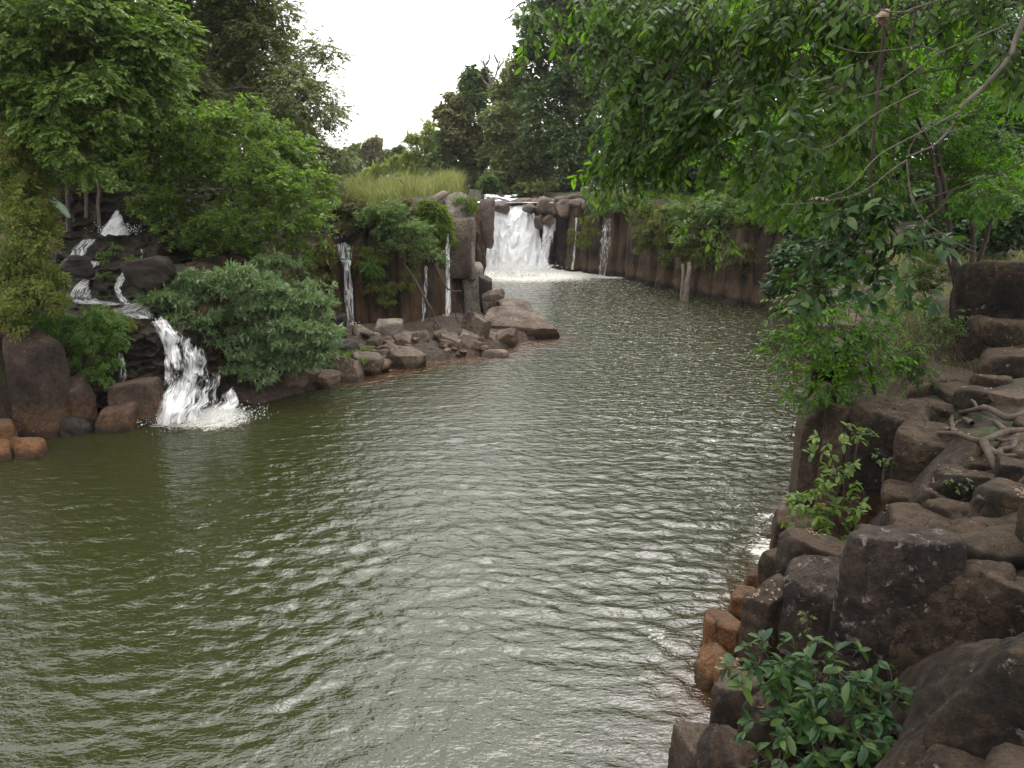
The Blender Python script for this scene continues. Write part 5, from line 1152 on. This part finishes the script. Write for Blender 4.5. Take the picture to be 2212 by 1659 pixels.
    mb.build('wood', M['barkgrey'], t)
    t = thing('hanging_vine', 'thin brown vine hanging straight down through the canopy', 'vine')
    mb = MB(); tube(mb, [at_y(1912,10,8.6), at_y(1904,120,8.7), at_y(1890,280,8.8), at_y(1880,400,8.9), at_y(1888,560,9)], .022, .010, 30, 6, wob=.08, seed=3); mb.build('stem', M['bark'], t)
    mb = MB(); tube(mb, [at_y(1770+220,-20,9.2), at_y(1950,150,9.2), at_y(1930,330,9.3), at_y(1905,470,9.3)], .012, .008, 26, 5, wob=.12, seed=4); mb.build('tendril', M['bark'], t)
    t = thing('dead_leaf', 'curled brown dead leaf caught at the top of the hanging vine', 'leaf')
    broad_leaf(t, [at_y(1915,18,8.5), at_y(1905,34,8.45), at_y(1918,52,8.5)], .07, M['l_dead'])
    t = thing('dead_leaf', 'dry brown leaf dangling from the end of a bare twig', 'leaf')
    broad_leaf(t, [at_y(1790,433,8.4), at_y(1768,425,8.35), at_y(1748,430,8.4)], .045, M['l_dead'])
    # shrub overhanging the water
    t = thing('overhanging_shrub', 'leafy shrub leaning from the rock edge over the river', 'shrub')
    b = at_z(1895, 850, 2.5)
    c = px_clumps([(1720,670,44,17.5),(1780,650,44,17.5),(1850,660,44,17.8),(1710,740,38,17.5),(1760,730,44,17.6),(1830,720,50,17.8),(1890,730,42,18),(1730,800,38,17.6),(1780,810,44,17.8),(1840,800,48,18),(1890,790,40,18),(1760,860,24,17.8),(1800,870,24,17.8),(1920,640,36,18)], 17.6, depth=.8)
    spray_mesh('crown', t, c, 430, SP_F, [M['l_lit'], M['bark']], 37, droop=.25, k_sub=9, sub_r=.4, shell=.35, size=(.9, 1.5), smooth=True)
    limbs(t, b, c, .05, M['bark'], 38, top=at_y(1790, 700, 17.7), every=1, wob=.25, name='stem', min_r=.014)
    for i, (lb, nm, cl, Y, m, n, sp, base, sz) in enumerate((
      ('bush with drooping dark leaves beside the flat path stones', 'path_shrub', [(1950,770,28),(1985,765,30),(2000,795,22),(1965,800,24)], 18.6, 'l_canopy', 130, SP_F, (1985,830), (.8,1.1)),
      ('small bush at the foot of the thin stemmed tree', 'path_shrub', [(2030,690,20),(2050,705,20),(2045,680,16),(2015,705,14)], 21.3, 'l_mid', 90, SP_F, (2045,730), (.7,1.0)),
      ('pale green weeds growing on the ledge beyond the path', 'weed', [(1990,640,26),(2020,620,30),(1960,600,34),(2040,580,30),(1990,570,30),(1900,730,16),(1930,720,14)], 24.5, 'l_sap', 900, [make_spray(9, .3, .10, LEAF4, 120+s, .1) for s in range(3)], (2000,670), (.6,1.1)),
      ('sapling with pale green leaves standing in front of the rounded block', 'sapling', [(1795,960,22,14.6),(1830,930,18,14.6),(1790,1010,22,14.4),(1812,1050,26,14.2),(1780,1085,32,14.0),(1740,1080,22,14.0),(1820,1100,26,13.9),(1795,1125,32,13.8),(1745,1120,26,13.8),(1770,1150,22,13.6),(1730,1190,14,13.4)], 14, 'l_sap', 120, SP_S, (1815,1165), (.8,1.25)),
      ('leafy shrub with long dark green leaves in the lower right corner among the boulders', 'corner_shrub', [(1640,1430,36,8.6),(1680,1415,38,8.6),(1740,1440,42,8.4),(1700,1470,34,8.4),(1800,1450,40,8.1),(1780,1510,46,8.0),(1850,1520,42,7.8),(1900,1490,36,7.7),(1920,1550,34,7.6),(1840,1580,42,7.6),(1760,1590,40,7.8),(1680,1590,40,8.0),(1720,1630,40,7.7),(1800,1640,40,7.5),(1880,1600,28,7.5),(1660,1640,26,7.8)], 8, 'l_near', 190, SP_S, (1790,1640), (.95,1.55)),
      ('tiny seedling with small leaves on the boulders below the roots', 'seedling', [(2075,1050,18),(2100,1075,16),(2060,1035,10)], 12.6, 'l_mid', 26, SP_S, (2095,1095), (.3,.45)),
      ('small creeper hanging on the black boulder with lichen flakes', 'creeper', [(1745,1330,10),(1750,1350,10),(1742,1370,8)], 9.5, 'l_sap', 14, SP_S, (1748,1320), (.25,.4)),
      ('little plant growing from the rounded block near the flat topped block', 'seedling', [(1910,985,10),(1925,1000,8),(1900,975,8)], 14.2, 'l_mid', 14, SP_S, (1912,1000), (.35,.5)),
      ('tuft of leaves growing on the side of the tall narrow column', 'seedling', [(1860,930,14),(1880,945,12),(1840,945,12)], 15.6, 'l_mid', 26, SP_S, (1850,960), (.4,.6)))):
        t = thing(nm, lb, 'shrub' if 'shrub' in nm else 'plant'); c = px_clumps(cl, Y, depth=.8, seed=i)
        spray_mesh('foliage', t, c, n, sp, [M[m], M['bark']], 300+i, droop=.12, k_sub=5, shell=.2, sub_r=.5, size=sz, smooth=sp is SP_S)
        bb = at_y(base[0], base[1], Y+.15)
        limbs(t, bb, c, .02 if i not in (3, 4) else .028, M['bark'], 310+i, every=1, wob=.12, name='stem', min_r=.006)
    # exposed roots
    t = thing('root_tangle', 'tangle of bare brown tree roots crawling over the path and boulders', 'roots')
    R = [[(2240,880),(2180,905),(2130,880),(2080,890),(2055,880)],[(2240,930),(2170,935),(2120,955),(2060,935),(2010,938)],[(2120,960),(2105,1000),(2075,1015),(2040,1040)],[(2125,955),(2140,990),(2170,1030),(2182,1055)],[(2230,1000),(2200,1020),(2185,1050)],[(2130,965),(2160,985),(2220,990)],[(2060,935),(2055,900),(2070,885)],[(2240,960),(2190,950),(2140,945)],[(2170,930),(2150,905),(2120,890),(2100,870)],[(2055,930),(2020,925),(1990,945)],[(2240,1010),(2215,1030),(2190,1060)],[(2100,915),(2080,905),(2060,915)],[(2200,940),(2185,965),(2150,985)]]
    for i, p in enumerate(R):
        zz = [gh(*at_z(x, y, 2.9)[:2]) for x, y in p]
        pts = [at_z(x, y, max(2.5, min(z, 3.3))+.09) for (x, y), z in zip(p, zz)]
        mb = MB(); tube(mb, pts, .085 if i < 6 else .055, .035, 30, 7, wob=.14, seed=90+i); mb.build('root', M['root'], t)
    # leaf litter on the bank
    rng = np.random.default_rng(44); P = []
    for (x0, y0, x1, y1, z, n) in ((1615,1285,1690,1350,1.62,46),(1555,1400,1600,1440,.7,60),(2000,800,2210,850,2.75,120),(2040,870,2200,960,2.7,120),(1930,690,2010,740,3.1,90),(2060,740,2200,780,3.2,120),(1870,1110,1920,1150,1.9,40),(2180,1080,2212,1110,2.9,30),(1730,1190,1780,1215,1.2,26),(2000,980,2100,1060,2.6,50),(1640,1500,1760,1640,.9,60),(1990,620,2090,690,3.4,160),(2090,545,2212,575,5.6,160)):
        for _ in range(n): P.append(at_z(rng.uniform(x0, x1), rng.uniform(y0, y1), z))
    P = np.array(P); dg = bpy.context.evaluated_depsgraph_get()
    bpy.context.view_layer.update(); dg.update(); Q = []
    for p in P:
        hit, loc, nn, *_ = SC.ray_cast(dg, mathutils.Vector(p)+mathutils.Vector((0, 0, 1.3)), mathutils.Vector((0, 0, -1)), distance=4)
        if hit and nn.z > .5: Q.append(np.array(loc)+[0, 0, .012])
    Q = np.array(Q); k = len(Q); a = rng.uniform(0, 6.28, k)
    d = np.c_[np.cos(a), np.sin(a), rng.normal(0, .15, k)]; up = np.c_[rng.normal(0, .25, (k, 2)), np.ones(k)]
    mb = MB(); mb.add(*inst(LEAF4, Q, d, up, rng.uniform(.06, .13, k)))
    tag(mb.build('leaf_litter', M['l_dead']), 'dry pale fallen leaves lying on the rocks and path of the right bank', 'leaves', kind='stuff')
    # dry weeds and undergrowth round the path
    P = []
    while len(P) < 260:
        x, y = rng.uniform(11, 20), rng.uniform(19, 34)
        if sdf(np.array([[x, y]]), GORGE)[0] > 1.2: P.append((x, y))
    P = np.repeat(np.array(P), 24, 0)+rng.normal(0, .3, (260*24, 2)); P = np.c_[P, ground_h(P)-.03]
    mb = MB(); mb.add(*blade_arrays(P, .55, .018, 9, .6, .5, 1)); tag(mb.build('path_grass', M['l_grass']), 'dry straw coloured grass on the slope behind the path', 'grass', kind='stuff')
right_bank()

def haze():
    m, t, out = mat('haze_air'); pv = N(t, 'ShaderNodeVolumePrincipled', Density=.00014, Anisotropy=.2); pv.inputs['Color'].default_value = (.95, .97, 1, 1)
    t.links.new(pv.outputs[0], out.inputs['Volume'])
    x0, x1, y0, y1, z0, z1 = -140, 140, -60, 260, -3, 46
    V = [(x, y, z) for z in (z0, z1) for y in (y0, y1) for x in (x0, x1)]
    mb = MB(); mb.add(V, [(0, 2, 3, 1), (4, 5, 7, 6), (0, 1, 5, 4), (2, 6, 7, 3), (0, 4, 6, 2), (1, 3, 7, 5)])
    tag(mb.build('haze', m, smooth=False), kind='stuff')
haze()
